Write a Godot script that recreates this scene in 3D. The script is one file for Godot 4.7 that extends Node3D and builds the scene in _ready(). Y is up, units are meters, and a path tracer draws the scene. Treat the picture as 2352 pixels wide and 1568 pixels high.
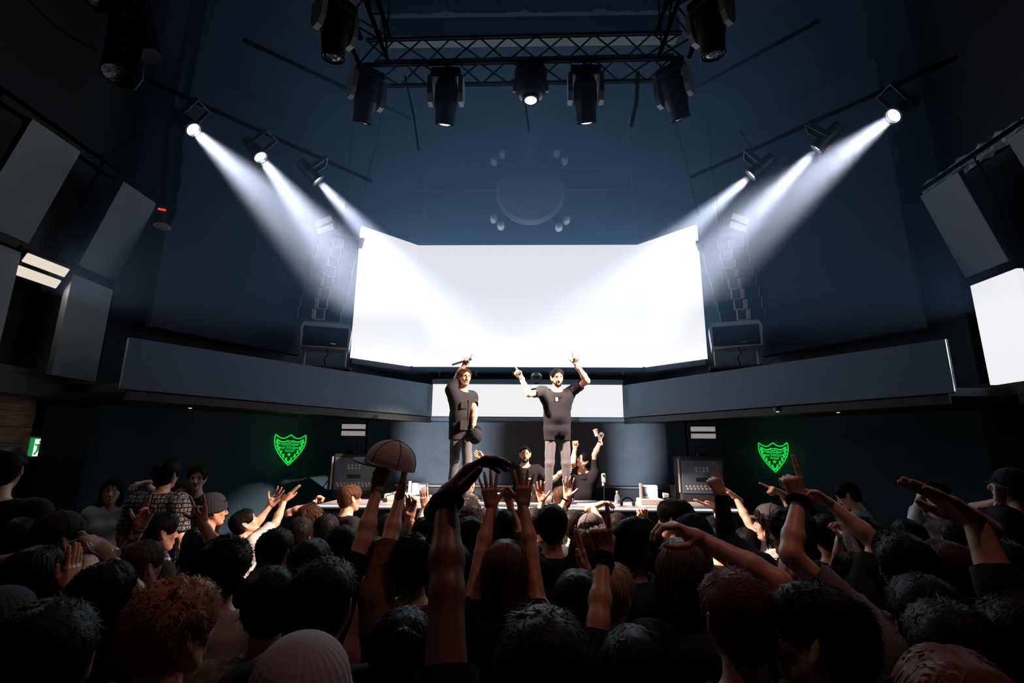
extends Node3D
# A club stage seen from the dance floor. Units are metres, the floor is y = 0, the stage lies towards -z.

const F := 1165.0                       # focal length in pixels of the 2352 x 1568 frame
const EYE := Vector3(0, 1.95, 0)
const TURN := Vector3(0.2227, 0.0264, 0.0081)
const CX := 0.035                       # middle line of the stage
var CB := Basis.from_euler(TURN)
var M := {}
var used := {}
var rng := RandomNumberGenerator.new()
var noise := FastNoiseLite.new()

func ray(x: float, y: float) -> Vector3:
	return CB * Vector3((x - 1176.0) / F, (784.0 - y) / F, -1.0)

func at(x: float, y: float, d: float) -> Vector3:      # the point that a pixel shows on the upright plane z = -d
	var r := ray(x, y)
	return EYE + r * (d / -r.z)

func at_h(x: float, y: float, h: float) -> Vector3:    # the point that a pixel shows at height h
	var r := ray(x, y)
	return EYE + r * ((h - EYE.y) / r.y)

# ---------------------------------------------------------------- nodes

func numbered(called: String) -> String:
	var n: int = used.get(called, -1) + 1
	used[called] = n
	return called if n == 0 else "%s_%03d" % [called, n]

func tag(o: Node3D, label: String, category: String, group := "") -> void:
	o.set_meta("label", label)
	o.set_meta("category", category)
	if group:
		o.set_meta("group", group)

func thing(called: String, label: String, category: String, xf := Transform3D(), group := "") -> Node3D:
	var o := Node3D.new()
	o.name = numbered(called)
	add_child(o)
	o.transform = xf
	tag(o, label, category, group)
	return o

func part(parent: Node, called: String, mesh: Mesh, m: Material, xf := Transform3D()) -> MeshInstance3D:
	var o := MeshInstance3D.new()
	o.name = numbered(called) if parent == self else called
	o.mesh = mesh
	o.material_override = m
	o.transform = xf
	parent.add_child(o, true)
	return o

func struct(called: String, mesh: Mesh, m: Material, xf := Transform3D()) -> MeshInstance3D:
	var o := part(self, called, mesh, m, xf)
	o.set_meta("kind", "structure")
	return o

func pos(v: Vector3, yaw := 0.0, pitch := 0.0, roll := 0.0) -> Transform3D:
	return Transform3D(Basis.from_euler(Vector3(pitch, yaw, roll)), v)

func aim(from: Vector3, to: Vector3) -> Transform3D:    # -z looks at the target
	var up := Vector3.UP if absf((to - from).normalized().y) < 0.98 else Vector3.FORWARD
	return Transform3D(Basis.looking_at(to - from, up), from)

# ---------------------------------------------------------------- shapes

func begin() -> SurfaceTool:
	var st := SurfaceTool.new()
	st.begin(Mesh.PRIMITIVE_TRIANGLES)
	return st

func tri(st: SurfaceTool, a: Vector3, b: Vector3, c: Vector3) -> void:    # counter-clockwise seen from outside
	var n := (b - a).cross(c - a).normalized()
	for v in [a, c, b]:
		st.set_normal(n)
		st.add_vertex(v)

func quad(st: SurfaceTool, a: Vector3, b: Vector3, c: Vector3, d: Vector3) -> void:
	tri(st, a, b, c)
	tri(st, a, c, d)

func add_box(st: SurfaceTool, xf: Transform3D, size: Vector3, bevel := 0.0) -> void:
	var h := size / 2.0
	var c := minf(bevel, minf(h.x, minf(h.y, h.z)) * 0.9)
	var P := func(s: Vector3, axis: int) -> Vector3:
		var v := s * (h - Vector3(c, c, c))
		v[axis] = s[axis] * h[axis]
		return xf * v
	for ax in 3:
		var u := (ax + 1) % 3
		var w := (ax + 2) % 3
		for s: float in [-1.0, 1.0]:
			var q := []
			for e in [[-1, -1], [1, -1], [1, 1], [-1, 1]]:
				var k := Vector3.ZERO
				k[ax] = s
				k[u] = e[0]
				k[w] = e[1]
				q.append(P.call(k, ax))
			if s < 0:
				q.reverse()
			quad(st, q[0], q[1], q[2], q[3])
		if c > 0.0:
			for e in [[-1, -1], [1, -1], [1, 1], [-1, 1]]:
				var k0 := Vector3.ZERO
				k0[u] = e[0]
				k0[w] = e[1]
				var k1 := k0
				k0[ax] = -1
				k1[ax] = 1
				var a: Vector3 = P.call(k0, u)
				var b: Vector3 = P.call(k1, u)
				var d: Vector3 = P.call(k1, w)
				var g: Vector3 = P.call(k0, w)
				if e[0] * e[1] > 0:
					quad(st, a, g, d, b)
				else:
					quad(st, a, b, d, g)
	if c > 0.0:
		for sx in [-1, 1]:
			for sy in [-1, 1]:
				for sz in [-1, 1]:
					var k := Vector3(sx, sy, sz)
					if sx * sy * sz > 0:
						tri(st, P.call(k, 0), P.call(k, 1), P.call(k, 2))
					else:
						tri(st, P.call(k, 0), P.call(k, 2), P.call(k, 1))

func box(size: Vector3, bevel := 0.0) -> ArrayMesh:
	var st := begin()
	add_box(st, Transform3D(), size, bevel)
	return st.commit()

func add_tube(st: SurfaceTool, pts: Array, r: Variant, sides := 8, closed := false, xf := Transform3D()) -> void:
	var n := pts.size()
	var rings := []
	var side := Vector3.ZERO
	for i in n:
		var p: Vector3 = pts[i]
		var nx: Vector3 = pts[(i + 1) % n] if closed or i < n - 1 else p
		var pv: Vector3 = pts[(i + n - 1) % n] if closed or i > 0 else p
		var t := (nx - pv).normalized()
		if side == Vector3.ZERO:
			side = t.cross(Vector3.UP if absf(t.y) < 0.9 else Vector3.RIGHT).normalized()
		side = (side - t * side.dot(t)).normalized()
		var up := side.cross(t)
		var rad: float = r[i] if r is Array else r
		var ring := []
		for k in sides:
			var a := TAU * k / sides
			var d := side * cos(a) + up * sin(a)
			ring.append([xf * (p + d * rad), (xf.basis * d).normalized()])
		rings.append(ring)
	for i in (n if closed else n - 1):
		var A: Array = rings[i]
		var B: Array = rings[(i + 1) % n]
		for k in sides:
			var k2 := (k + 1) % sides
			for v in [A[k], B[k2], A[k2], A[k], B[k], B[k2]]:
				st.set_normal(v[1])
				st.add_vertex(v[0])
	if not closed:
		for k in range(1, sides - 1):
			tri(st, rings[0][0][0], rings[0][k + 1][0], rings[0][k][0])
			tri(st, rings[n - 1][0][0], rings[n - 1][k][0], rings[n - 1][k + 1][0])

func tube(pts: Array, r: Variant, sides := 8, closed := false) -> ArrayMesh:
	var st := begin()
	add_tube(st, pts, r, sides, closed)
	return st.commit()

func circle(r: float, n: int, axis := "z", sx := 1.0, sy := 1.0) -> Array:
	var out := []
	for i in n:
		var a := TAU * i / n
		var u := cos(a) * r * sx
		var v := sin(a) * r * sy
		out.append(Vector3(u, v, 0) if axis == "z" else (Vector3(u, 0, v) if axis == "y" else Vector3(0, u, v)))
	return out

func add_lathe(st: SurfaceTool, prof: Array, segs := 24, xf := Transform3D()) -> void:     # profile of Vector2(radius, y), turned about y
	for i in prof.size() - 1:
		var a: Vector2 = prof[i]
		var b: Vector2 = prof[i + 1]
		var d := b - a
		if d.length() < 1e-6:
			continue
		var nr := Vector2(d.y, -d.x).normalized()
		for k in segs:
			var t0 := TAU * k / segs
			var t1 := TAU * (k + 1) / segs
			var q := []
			for e in [[a, t0], [b, t0], [b, t1], [a, t1]]:
				q.append([xf * Vector3(e[0].x * cos(e[1]), e[0].y, e[0].x * sin(e[1])), (xf.basis * Vector3(nr.x * cos(e[1]), nr.y, nr.x * sin(e[1]))).normalized()])
			for j in [0, 2, 1, 0, 3, 2]:
				st.set_normal(q[j][1])
				st.add_vertex(q[j][0])

func lathe(prof: Array, segs := 24, xf := Transform3D()) -> ArrayMesh:
	var st := begin()
	add_lathe(st, prof, segs, xf)
	return st.commit()

func add_prism(st: SurfaceTool, poly: PackedVector2Array, depth: float, xf := Transform3D()) -> void:   # outline in x, y, pulled along z about 0
	if Geometry2D.is_polygon_clockwise(poly):
		poly = poly.duplicate()
		poly.reverse()
	var idx := Geometry2D.triangulate_polygon(poly)
	var h := depth / 2.0
	for i in range(0, idx.size(), 3):
		var a := poly[idx[i]]
		var b := poly[idx[i + 1]]
		var c := poly[idx[i + 2]]
		if (b - a).cross(c - a) < 0.0:
			var t := b
			b = c
			c = t
		tri(st, xf * Vector3(a.x, a.y, h), xf * Vector3(b.x, b.y, h), xf * Vector3(c.x, c.y, h))
		tri(st, xf * Vector3(a.x, a.y, -h), xf * Vector3(c.x, c.y, -h), xf * Vector3(b.x, b.y, -h))
	for i in poly.size():
		var a := poly[i]
		var b := poly[(i + 1) % poly.size()]
		quad(st, xf * Vector3(a.x, a.y, -h), xf * Vector3(b.x, b.y, -h), xf * Vector3(b.x, b.y, h), xf * Vector3(a.x, a.y, h))

func prism(poly: PackedVector2Array, depth: float) -> ArrayMesh:
	var st := begin()
	add_prism(st, poly, depth)
	return st.commit()

func rod_xf(a: Vector3, b: Vector3) -> Transform3D:        # places the unit rod (along y, length 1, radius 1 cm) between two points
	var d := b - a
	var y := d.normalized()
	var x := y.cross(Vector3.UP if absf(y.y) < 0.9 else Vector3.RIGHT).normalized()
	return Transform3D(Basis(x, d, x.cross(y)), (a + b) / 2.0)

# ---------------------------------------------------------------- materials

func mat(key: String, c: Color, rough := 0.7, metal := 0.0) -> StandardMaterial3D:     # c is a real-world (linear) base colour
	if M.has(key):
		return M[key]
	var m := StandardMaterial3D.new()
	m.resource_name = key
	m.albedo_color = c.linear_to_srgb()
	m.roughness = rough
	m.metallic = metal
	M[key] = m
	return m

func glow(key: String, c: Color, energy := 1.0) -> StandardMaterial3D:
	var m := mat(key, Color(0.01, 0.01, 0.01), 0.5)
	m.emission_enabled = true
	m.emission = c.linear_to_srgb()
	m.emission_energy_multiplier = energy
	return m

func grain(m: StandardMaterial3D, lo: Color, hi: Color, freq: float, scale: float, relief := 0.0, stretch := Vector3.ONE, sd := 1) -> StandardMaterial3D:
	var n := FastNoiseLite.new()
	n.seed = sd
	n.frequency = freq
	n.fractal_octaves = 5
	var t := NoiseTexture2D.new()
	t.width = 512
	t.height = 512
	t.seamless = true
	t.noise = n
	var g := Gradient.new()
	g.set_color(0, lo.linear_to_srgb())
	g.set_color(1, hi.linear_to_srgb())
	t.color_ramp = g
	m.albedo_color = Color.WHITE
	m.albedo_texture = t
	m.uv1_triplanar = true
	m.uv1_world_triplanar = true
	m.uv1_scale = stretch * scale
	if relief > 0.0:
		var hn := NoiseTexture2D.new()
		hn.width = 512
		hn.height = 512
		hn.seamless = true
		hn.noise = n
		m.heightmap_enabled = true
		m.heightmap_texture = hn
		m.heightmap_scale = relief
	return m

func spot(parent: Node3D, xf: Transform3D, angle: float, energy: float, c: Color, size := 0.06, soft := 0.6) -> void:
	var l := SpotLight3D.new()
	l.name = "lamp_light"
	l.transform = xf
	l.spot_angle = angle
	l.spot_angle_attenuation = soft
	l.spot_range = 20.0
	l.spot_attenuation = 2.0
	l.light_energy = energy
	l.light_color = c.linear_to_srgb()
	l.light_size = size
	l.shadow_enabled = true
	parent.add_child(l, true)

func panel_light(xf: Transform3D, size: Vector2, energy: float, c: Color) -> void:       # an area light; it shines along -z of xf
	var l := AreaLight3D.new()
	l.name = numbered("screen_light")
	l.transform = xf
	l.area_size = size
	l.light_energy = energy
	l.light_color = c.linear_to_srgb()
	l.area_range = 20.0
	l.area_attenuation = 2.0
	l.shadow_enabled = true
	add_child(l)

# ---------------------------------------------------------------- camera, air and the large lights

const WARM := Color(1.0, 0.80, 0.66)
const SCREEN := Color(0.62, 0.88, 1.0)
const HAZE := 0.095

func _ready() -> void:
	rng.seed = 7
	noise.seed = 3
	noise.frequency = 1.0
	var cam := Camera3D.new()
	cam.name = "camera"
	cam.position = EYE
	cam.rotation = TURN
	cam.fov = rad_to_deg(2.0 * atan(784.0 / F))
	cam.near = 0.05
	add_child(cam)
	var we := WorldEnvironment.new()
	we.name = "surroundings"
	var e := Environment.new()
	e.background_mode = Environment.BG_COLOR
	e.background_color = Color.BLACK
	e.tonemap_mode = Environment.TONE_MAPPER_LINEAR
	e.tonemap_exposure = 1.0
	e.volumetric_fog_enabled = true
	e.volumetric_fog_density = 0.0
	e.sdfgi_enabled = true
	e.ssao_enabled = true
	e.ssil_enabled = true
	we.environment = e
	add_child(we)
	# the white LED screens light the hall: one area light just in front of each
	panel_light(pos(Vector3(CX, 4.597, -8.60), PI), Vector2(3.96, 2.2), 6.5, SCREEN)
	for s in [-1.0, 1.0]:
		var mid := Vector3(CX + s * (2.0 + 0.39 - 0.04), 4.597, -8.665 + 0.403 + 0.04)
		panel_light(pos(mid, PI - s * 0.801), Vector2(1.08, 2.2), 1.9, SCREEN)
	panel_light(pos(Vector3(CX, 2.82, -8.04), PI), Vector2(2.96, 0.48), 1.2, SCREEN)
	panel_light(pos(Vector3(4.39, 3.137, -4.64), PI / 2), Vector2(0.47, 0.95), 0.3, SCREEN)
	materials()
	setting()
	side_panels()
	rigging()
	beam_lights()
	house_lights()
	stage_gear()
	signs()
	build_people()
	haze()

func materials() -> void:
	mat("black_wall", Color(0.006, 0.007, 0.010), 0.75)
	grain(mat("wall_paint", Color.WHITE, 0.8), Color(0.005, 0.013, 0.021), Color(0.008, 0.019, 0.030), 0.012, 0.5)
	grain(mat("panel_cloth", Color.WHITE, 0.9), Color(0.007, 0.016, 0.026), Color(0.010, 0.021, 0.033), 0.06, 1.3)
	grain(mat("hazed_fascia_paint", Color.WHITE, 0.7), Color(0.075, 0.118, 0.165), Color(0.092, 0.140, 0.190), 0.03, 0.9)  # blue of the haze before the gallery front is put into this colour
	grain(mat("floor_boards", Color.WHITE, 0.45), Color(0.02, 0.02, 0.022), Color(0.045, 0.043, 0.042), 0.02, 0.7)
	grain(mat("hazed_lower_paint", Color.WHITE, 0.8), Color(0.018, 0.075, 0.125), Color(0.026, 0.095, 0.150), 0.012, 0.5)  # teal haze under the gallery, painted into the wall colour
	grain(mat("lit_booth_paint", Color.WHITE, 0.8), Color(0.17, 0.205, 0.26), Color(0.21, 0.25, 0.31), 0.012, 0.6)  # lightened and blued to stand in for light and haze behind the booth
	mat("truss_metal", Color(0.42, 0.43, 0.45), 0.45, 0.25)
	mat("pipe_metal", Color(0.20, 0.21, 0.23), 0.45, 0.25)
	mat("black_metal", Color(0.022, 0.023, 0.026), 0.45)
	mat("black_plastic", Color(0.018, 0.018, 0.020), 0.4)
	mat("grey_plastic", Color(0.42, 0.41, 0.41), 0.5)
	mat("glass_dark", Color(0.02, 0.025, 0.03), 0.08)
	mat("lens_ring", Color(0.75, 0.74, 0.72), 0.25, 0.9)
	mat("chrome", Color(0.8, 0.8, 0.82), 0.15, 1.0)
	mat("white_plastic", Color(0.72, 0.72, 0.70), 0.4)
	mat("tabletop", Color(0.50, 0.50, 0.50), 0.28)
	mat("table_front", Color(0.03, 0.034, 0.042), 0.6)
	mat("wood_horn", Color(0.68, 0.52, 0.40), 0.55)
	grain(mat("led_off", Color.WHITE, 0.55), Color(0.060, 0.066, 0.078), Color(0.080, 0.086, 0.100), 0.25, 2.2)
	grain(mat("duct_wrap", Color.WHITE, 0.55), Color(0.05, 0.05, 0.052), Color(0.14, 0.135, 0.13), 0.02, 1.2, 2.0)
	grain(mat("duct_cloth", Color.WHITE, 0.6), Color(0.13, 0.135, 0.14), Color(0.26, 0.26, 0.265), 0.03, 1.6, 1.0)
	grain(mat("board_wall", Color.WHITE, 0.75), Color(0.16, 0.125, 0.095), Color(0.44, 0.37, 0.30), 0.02, 0.9, 0.5, Vector3(0.35, 2.4, 0.35), 9)
	glow("screen_white", Color(1.0, 0.97, 0.96), 1.12)
	glow("strip_white", Color(0.86, 0.865, 0.885))
	glow("strobe_cream", Color(0.85, 0.75, 0.62), 0.92)
	glow("strobe_painted_glow", Color(0.62, 0.58, 0.56), 0.42)  # emission stands in for light caught by the white reflectors
	glow("beam_lens", Color(1.0, 0.97, 0.95), 6.0)
	glow("small_lens", Color(1.0, 0.93, 0.85), 0.9)
	glow("neon_green", Color(0.004, 0.78, 0.085), 1.0)
	glow("exit_green", Color(0.005, 0.25, 0.05), 1.0)
	glow("exit_white", Color(0.93, 0.95, 0.85), 1.0)
	glow("edge_white", Color(0.95, 0.97, 1.0), 0.9)
	glow("red_dot", Color(1.0, 0.05, 0.03), 1.0)
	glow("amber_dot", Color(1.0, 0.45, 0.15), 0.9)

# ---------------------------------------------------------------- the room

func slab(called: String, a: Vector2, b: Vector2, y0: float, y1: float, thick: float, m: Material) -> MeshInstance3D:   # an upright slab whose face runs from a to b (x, z); its thickness lies away from the dance floor
	var d := b - a
	var n := Vector2(-d.y, d.x).normalized()
	var mid := (a + b) / 2.0
	if n.dot(mid - Vector2(0, -3)) < 0.0:
		n = -n
	var c := mid + n * thick / 2.0
	var xf := Transform3D(Basis(Vector3.UP, -atan2(d.y, d.x)), Vector3(c.x, (y0 + y1) / 2.0, c.y))
	return struct(called, box(Vector3(d.length(), y1 - y0, thick), 0.004), m, xf)

func setting() -> void:
	struct("floor", box(Vector3(15.0, 0.2, 16.0)), M.floor_boards, pos(Vector3(0, -0.1, -4.0)))
	struct("ceiling", box(Vector3(15.0, 0.2, 16.0)), M.black_wall, pos(Vector3(0, 8.7, -4.0)))
	struct("wall_back", box(Vector3(15.0, 8.7, 0.2)), M.black_wall, pos(Vector3(0, 4.3, -10.5)))
	struct("wall_rear", box(Vector3(15.0, 8.7, 0.2)), M.black_wall, pos(Vector3(0, 4.3, 3.6)))
	struct("wall_left", box(Vector3(0.2, 8.7, 16.0)), M.black_wall, pos(Vector3(-6.6, 4.3, -4.0)))
	struct("wall_right", box(Vector3(0.2, 8.7, 16.0)), M.black_wall, pos(Vector3(6.6, 4.3, -4.0)))
	# upper storey: flat middle behind the screen and two canted sides
	slab("wall_upper", Vector2(-2.25, -8.95), Vector2(2.32, -8.95), 2.62, 8.6, 0.2, M.wall_paint)
	for s in [-1.0, 1.0]:
		slab("wall_canted", Vector2(CX + s * 2.24, -8.95), Vector2(CX + s * 4.55, -5.2), 2.62, 8.6, 0.2, M.wall_paint)
		slab("wall_gallery", Vector2(CX + s * 4.75, -5.25), Vector2(CX + s * 4.75, 3.5), 2.62, 8.6, 0.2, M.black_wall)
		# big cloth covered panels on the canted sides
		var pa := slab("trim_1", Vector2(CX + s * 3.22, -6.98), Vector2(CX + s * 4.18, -5.32), 3.32, 6.7, 0.12, M.panel_cloth)
		pa.name = numbered("wall_panel")
		# seams of the middle wall
	for y in [5.98 + 1.0, 7.45]:
		part(get_node("wall_upper"), "trim", box(Vector3(4.4, 0.018, 0.02)), M.pipe_metal, pos(Vector3(0, y - 5.61, 0.11)))
	for x in [-1.98, 2.02]:
		part(get_node("wall_upper"), "trim", box(Vector3(0.018, 2.6, 0.02)), M.pipe_metal, pos(Vector3(x, 1.65, 0.11)))
	# the gallery front: a grey band that wraps the stage, with the LED strip in its middle
	slab("gallery_front", Vector2(-1.50, -8.12), Vector2(1.57, -8.12), 2.50, 3.16, 0.3, M.hazed_fascia_paint)
	for s in [-1.0, 1.0]:
		slab("gallery_front", Vector2(CX + s * 1.53, -8.10), Vector2(CX + s * 3.96, -4.80), 2.56, 3.07, 0.05, M.hazed_fascia_paint)
		slab("gallery_edge", Vector2(CX + s * 1.53, -8.12), Vector2(CX + s * 3.94, -4.85), 2.46, 2.55, 0.05, M.black_metal)
		slab("gallery_front", Vector2(CX + s * 4.52, -4.80), Vector2(CX + s * 4.52, 3.4), 2.45, 2.62, 0.25, M.black_wall)
		if s > 0.0:
			var corner := part(get_node("gallery_front"), "corner_trim", box(Vector3(0.016, 0.50, 0.016), 0.003), M.chrome)
			corner.transform = get_node("gallery_front").transform.affine_inverse() * pos(Vector3(CX + s * 3.965, 2.82, -4.795))
		# floor of the gallery, which roofs the aisle under it
		struct("gallery_floor", box(Vector3(2.1, 0.14, 9.0)), M.black_wall, pos(Vector3(CX + s * 5.6, 2.625, -1.0)))
		struct("gallery_floor", prism(PackedVector2Array([Vector2(s * 1.55, 8.15), Vector2(s * 3.98, 4.9), Vector2(s * 6.5, 4.9), Vector2(s * 6.5, 10.4), Vector2(0, 10.4), Vector2(0, 8.3)]), 0.08), M.black_wall, Transform3D(Basis(Vector3.RIGHT, -PI / 2), Vector3(CX, 2.58, 0)))
		# walls under the gallery
		slab("wall_lower", Vector2(CX + s * 2.45, -9.15), Vector2(CX + s * 5.75, -5.85), 0.0, 2.55, 0.15, M.hazed_lower_paint)
		slab("pillar", Vector2(CX + s * 5.2, -6.0), Vector2(CX + s * 5.5, -5.7), 0.0, 2.55, 0.25, M.black_wall)
	slab("wall_booth", Vector2(-2.42, -9.15), Vector2(2.49, -9.15), 0.0, 2.55, 0.15, M.lit_booth_paint)
	# stage
	struct("stage_platform", box(Vector3(6.6, 0.45, 2.75), 0.01), M.black_wall, pos(Vector3(CX, 0.225, -7.72)))
	var bench := struct("booth_bench", box(Vector3(4.4, 1.0, 0.35), 0.02), M.table_front, pos(Vector3(CX, 0.95, -8.92)))
	part(bench, "bench_top", box(Vector3(4.42, 0.03, 0.37), 0.008), M.pipe_metal, pos(Vector3(0, 0.51, 0)))
	# plank-lined wall and door in the far left aisle
	var lining := Node3D.new()
	lining.name = "wall_side_left"
	lining.set_meta("kind", "structure")
	add_child(lining)
	for k in 7:
		part(lining, "plank", box(Vector3(0.03, 0.172, 1.32), 0.004), M.board_wall, pos(Vector3(-5.62 + 0.004 * (k % 3), 2.49 - k * 0.176, -5.05)))
	for k in 3:
		part(lining, "plank", box(Vector3(0.03, 0.172, 0.62), 0.004), M.board_wall, pos(Vector3(-5.615 + 0.004 * (k % 2), 2.14 - k * 0.176, -4.06)))
	struct("aisle_wall", box(Vector3(0.12, 2.55, 3.4)), M.black_wall, pos(Vector3(-5.71, 1.275, -4.2)))
	var door := struct("door_1", box(Vector3(0.05, 1.9, 0.9), 0.01), M.black_metal, pos(Vector3(-5.62, 0.95, -5.45)))
	part(door, "door_frame", box(Vector3(0.04, 0.05, 1.0), 0.005), M.pipe_metal, pos(Vector3(0.01, 0.97, 0)))
	part(door, "handle", tube([Vector3(0.03, -0.1, 0.36), Vector3(0.08, -0.1, 0.36), Vector3(0.08, -0.1, 0.24)], 0.01), M.chrome)
	# the LED walls
	var wall := thing("led_wall", "huge white LED video wall with two angled wings above the stage", "screen", pos(Vector3(CX, 4.597, -8.665)))
	part(wall, "screen_panel", box(Vector3(4.0, 2.25, 0.08)), M.screen_white, pos(Vector3(0, 0, -0.04)))
	var back := part(wall, "back_frame", box(Vector3(4.02, 2.29, 0.06), 0.005), M.black_metal, pos(Vector3(0, 0, -0.12)))
	part(back, "lower_rail", box(Vector3(4.0, 0.09, 0.05), 0.005), M.table_front, pos(Vector3(0, -1.18, 0.08)))
	for s in [-1.0, 1.0]:
		var wx := Transform3D(Basis(Vector3.UP, -s * 0.801), Vector3(s * (2.0 + 0.39), 0, 0.403))
		part(wall, "screen_panel", box(Vector3(1.122, 2.25, 0.08)), M.screen_white, wx * pos(Vector3(0, 0, -0.04)))
		part(wall, "back_frame", box(Vector3(1.13, 2.29, 0.06), 0.005), M.black_metal, wx * pos(Vector3(0, 0, -0.12)))
		part(wall, "lower_rail", box(Vector3(1.1, 0.09, 0.05), 0.005), M.table_front, wx * pos(Vector3(0, -1.18, -0.05)))
	var strip := thing("led_strip", "long low white LED screen on the gallery front behind the booth", "screen", pos(Vector3(CX, 2.82, -8.10)))
	part(strip, "screen_panel", box(Vector3(3.03, 0.51, 0.05)), M.strip_white)
	part(strip, "back_frame", box(Vector3(3.06, 0.54, 0.03), 0.004), M.black_metal, pos(Vector3(0, 0, -0.03)))

func side_panels() -> void:
	var lean := deg_to_rad(18.0)
	var mesh := box(Vector3(0.49, 0.985, 0.06), 0.003)
	var rear := box(Vector3(0.40, 0.85, 0.05), 0.01)
	var grey := [
		[-1.0, 4.28, -3.955, lean, "grey switched-off LED panel leaning inward over the cream flood light"],
		[-1.0, 4.28, -4.970, lean, "grey switched-off LED panel leaning inward nearest the canted left wall"],
		[-1.0, 3.14, -4.755, 0.0, "grey switched-off LED panel hanging upright above the plank wall"],
		[-1.0, 3.14, -3.755, 0.0, "grey switched-off LED panel hanging upright on the near side of the cream flood light"],
		[1.0, 4.27, -4.87, lean, "grey switched-off LED panel leaning inward above the small lit screen"],
		[1.0, 4.27, -3.86, lean, "grey switched-off LED panel leaning inward behind the plastic sheeting and bare truss"],
	]
	for g in grey:
		var s: float = g[0]
		var x: float = (4.40 if g[3] > 0.0 else 4.38) * s + (0.05 if s > 0 else 0.0)
		var t := thing("led_display_unit", g[4], "led panel", Transform3D(Basis(Vector3.UP, -s * PI / 2) * Basis(Vector3.RIGHT, g[3]), Vector3(x, g[1], g[2])), "led panels along the galleries")
		part(t, "face", mesh, M.led_off)
		part(t, "rear_box", rear, M.black_plastic, pos(Vector3(0, 0, -0.05)))
	var lit := thing("led_screen", "small bright white LED screen on the gallery by the right wall", "screen", pos(Vector3(4.43, 3.137, -4.64), -PI / 2))
	part(lit, "screen_panel", box(Vector3(0.485, 0.985, 0.06), 0.002), M.strip_white)
	part(lit, "rear_box", rear, M.black_plastic, pos(Vector3(0, 0, -0.05)))
	# pipes that carry the panels
	for s in [-1.0, 1.0]:
		for p in [[4.25, 4.80, "steel pipe along the top edge of the leaning LED panels"], [4.40, 4.78, "steel pipe behind the top edge of the leaning LED panels"], [4.60, 3.72, "steel pipe under the feet of the leaning LED panels"], [4.52, 3.62, "steel pipe over the upright LED panels"]]:
			var o := part(self, "support_pipe", tube([Vector3(CX + s * p[0], p[1], -5.3), Vector3(CX + s * p[0], p[1], 1.5)], 0.022), M.pipe_metal)
			tag(o, "%s at the %s gallery" % [p[2], ["left", "right"][int(s > 0)]], "pipe", "pipes that carry the led panels")
		for z in [-4.46, -3.45]:
			var strut := part(self, "support_strut", tube([Vector3(CX + s * 4.27, 4.80, z), Vector3(CX + s * 4.62, 3.70, z - 0.06), Vector3(CX + s * 4.72, 2.64, z)], 0.014), M.pipe_metal)
			tag(strut, "bent steel strut %s at the %s gallery" % [["nearer the canted wall", "farther from the canted wall"][int(z > -4.0)], ["left", "right"][int(s > 0)]], "strut", "struts behind the led panels")
	# torn plastic sheeting over the panels at the right
	var sheet := mat("plastic_sheet", Color(0.5, 0.58, 0.6), 0.3)
	sheet.albedo_color.a = 0.45
	sheet.transparency = BaseMaterial3D.TRANSPARENCY_ALPHA
	var st := begin()
	var cols := 22
	var rows := 5
	var P := func(i: int, j: int) -> Vector3:
		var u := float(i) / cols
		var v := float(j) / rows
		return Vector3(CX + 4.36 - 0.10 * v + 0.05 * noise.get_noise_2d(i * 0.9, j * 1.7), 4.75 + 0.13 * sin(v * PI) + 0.05 * noise.get_noise_2d(i * 1.3 + 9, j * 1.1), -5.12 + 1.3 * u + 0.03 * noise.get_noise_2d(i, j + 40))
	for i in cols:
		for j in rows:
			quad(st, P.call(i, j), P.call(i + 1, j), P.call(i + 1, j + 1), P.call(i, j + 1))
	tag(part(self, "plastic_sheet", st.commit(), sheet), "crumpled clear plastic sheet lying over the leaning right panels", "sheet")

# ---------------------------------------------------------------- rigging

var rod: ArrayMesh

func truss(called: String, label: String, a: Vector3, b: Vector3, w: float) -> void:
	var t := thing(called, label, "truss", Transform3D(), "aluminium box trusses under the ceiling")
	var d := (b - a).normalized()
	var side := d.cross(Vector3.UP).normalized() * w / 2.0
	var up := Vector3.UP * w / 2.0
	var corners := [side + up, side - up, -side - up, -side + up]
	for c in corners:
		part(t, "chord", rod, M.truss_metal, rod_xf(a + c, b + c).scaled_local(Vector3(2.3, 1, 2.3)))
	var n := int((b - a).length() / (w * 0.95))
	for f in 4:
		for i in n:
			var p: Vector3 = a.lerp(b, float(i) / n) + corners[(f + i) % 4 if i % 2 == 0 else (f + 1) % 4]
			var c0: Vector3 = corners[f] if i % 2 == 0 else corners[(f + 1) % 4]
			var c1: Vector3 = corners[(f + 1) % 4] if i % 2 == 0 else corners[f]
			p = a.lerp(b, float(i) / n) + c0
			part(t, "brace", rod, M.truss_metal, rod_xf(p, a.lerp(b, float(i + 1) / n) + c1).scaled_local(Vector3(0.9, 1, 0.9)))

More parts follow.
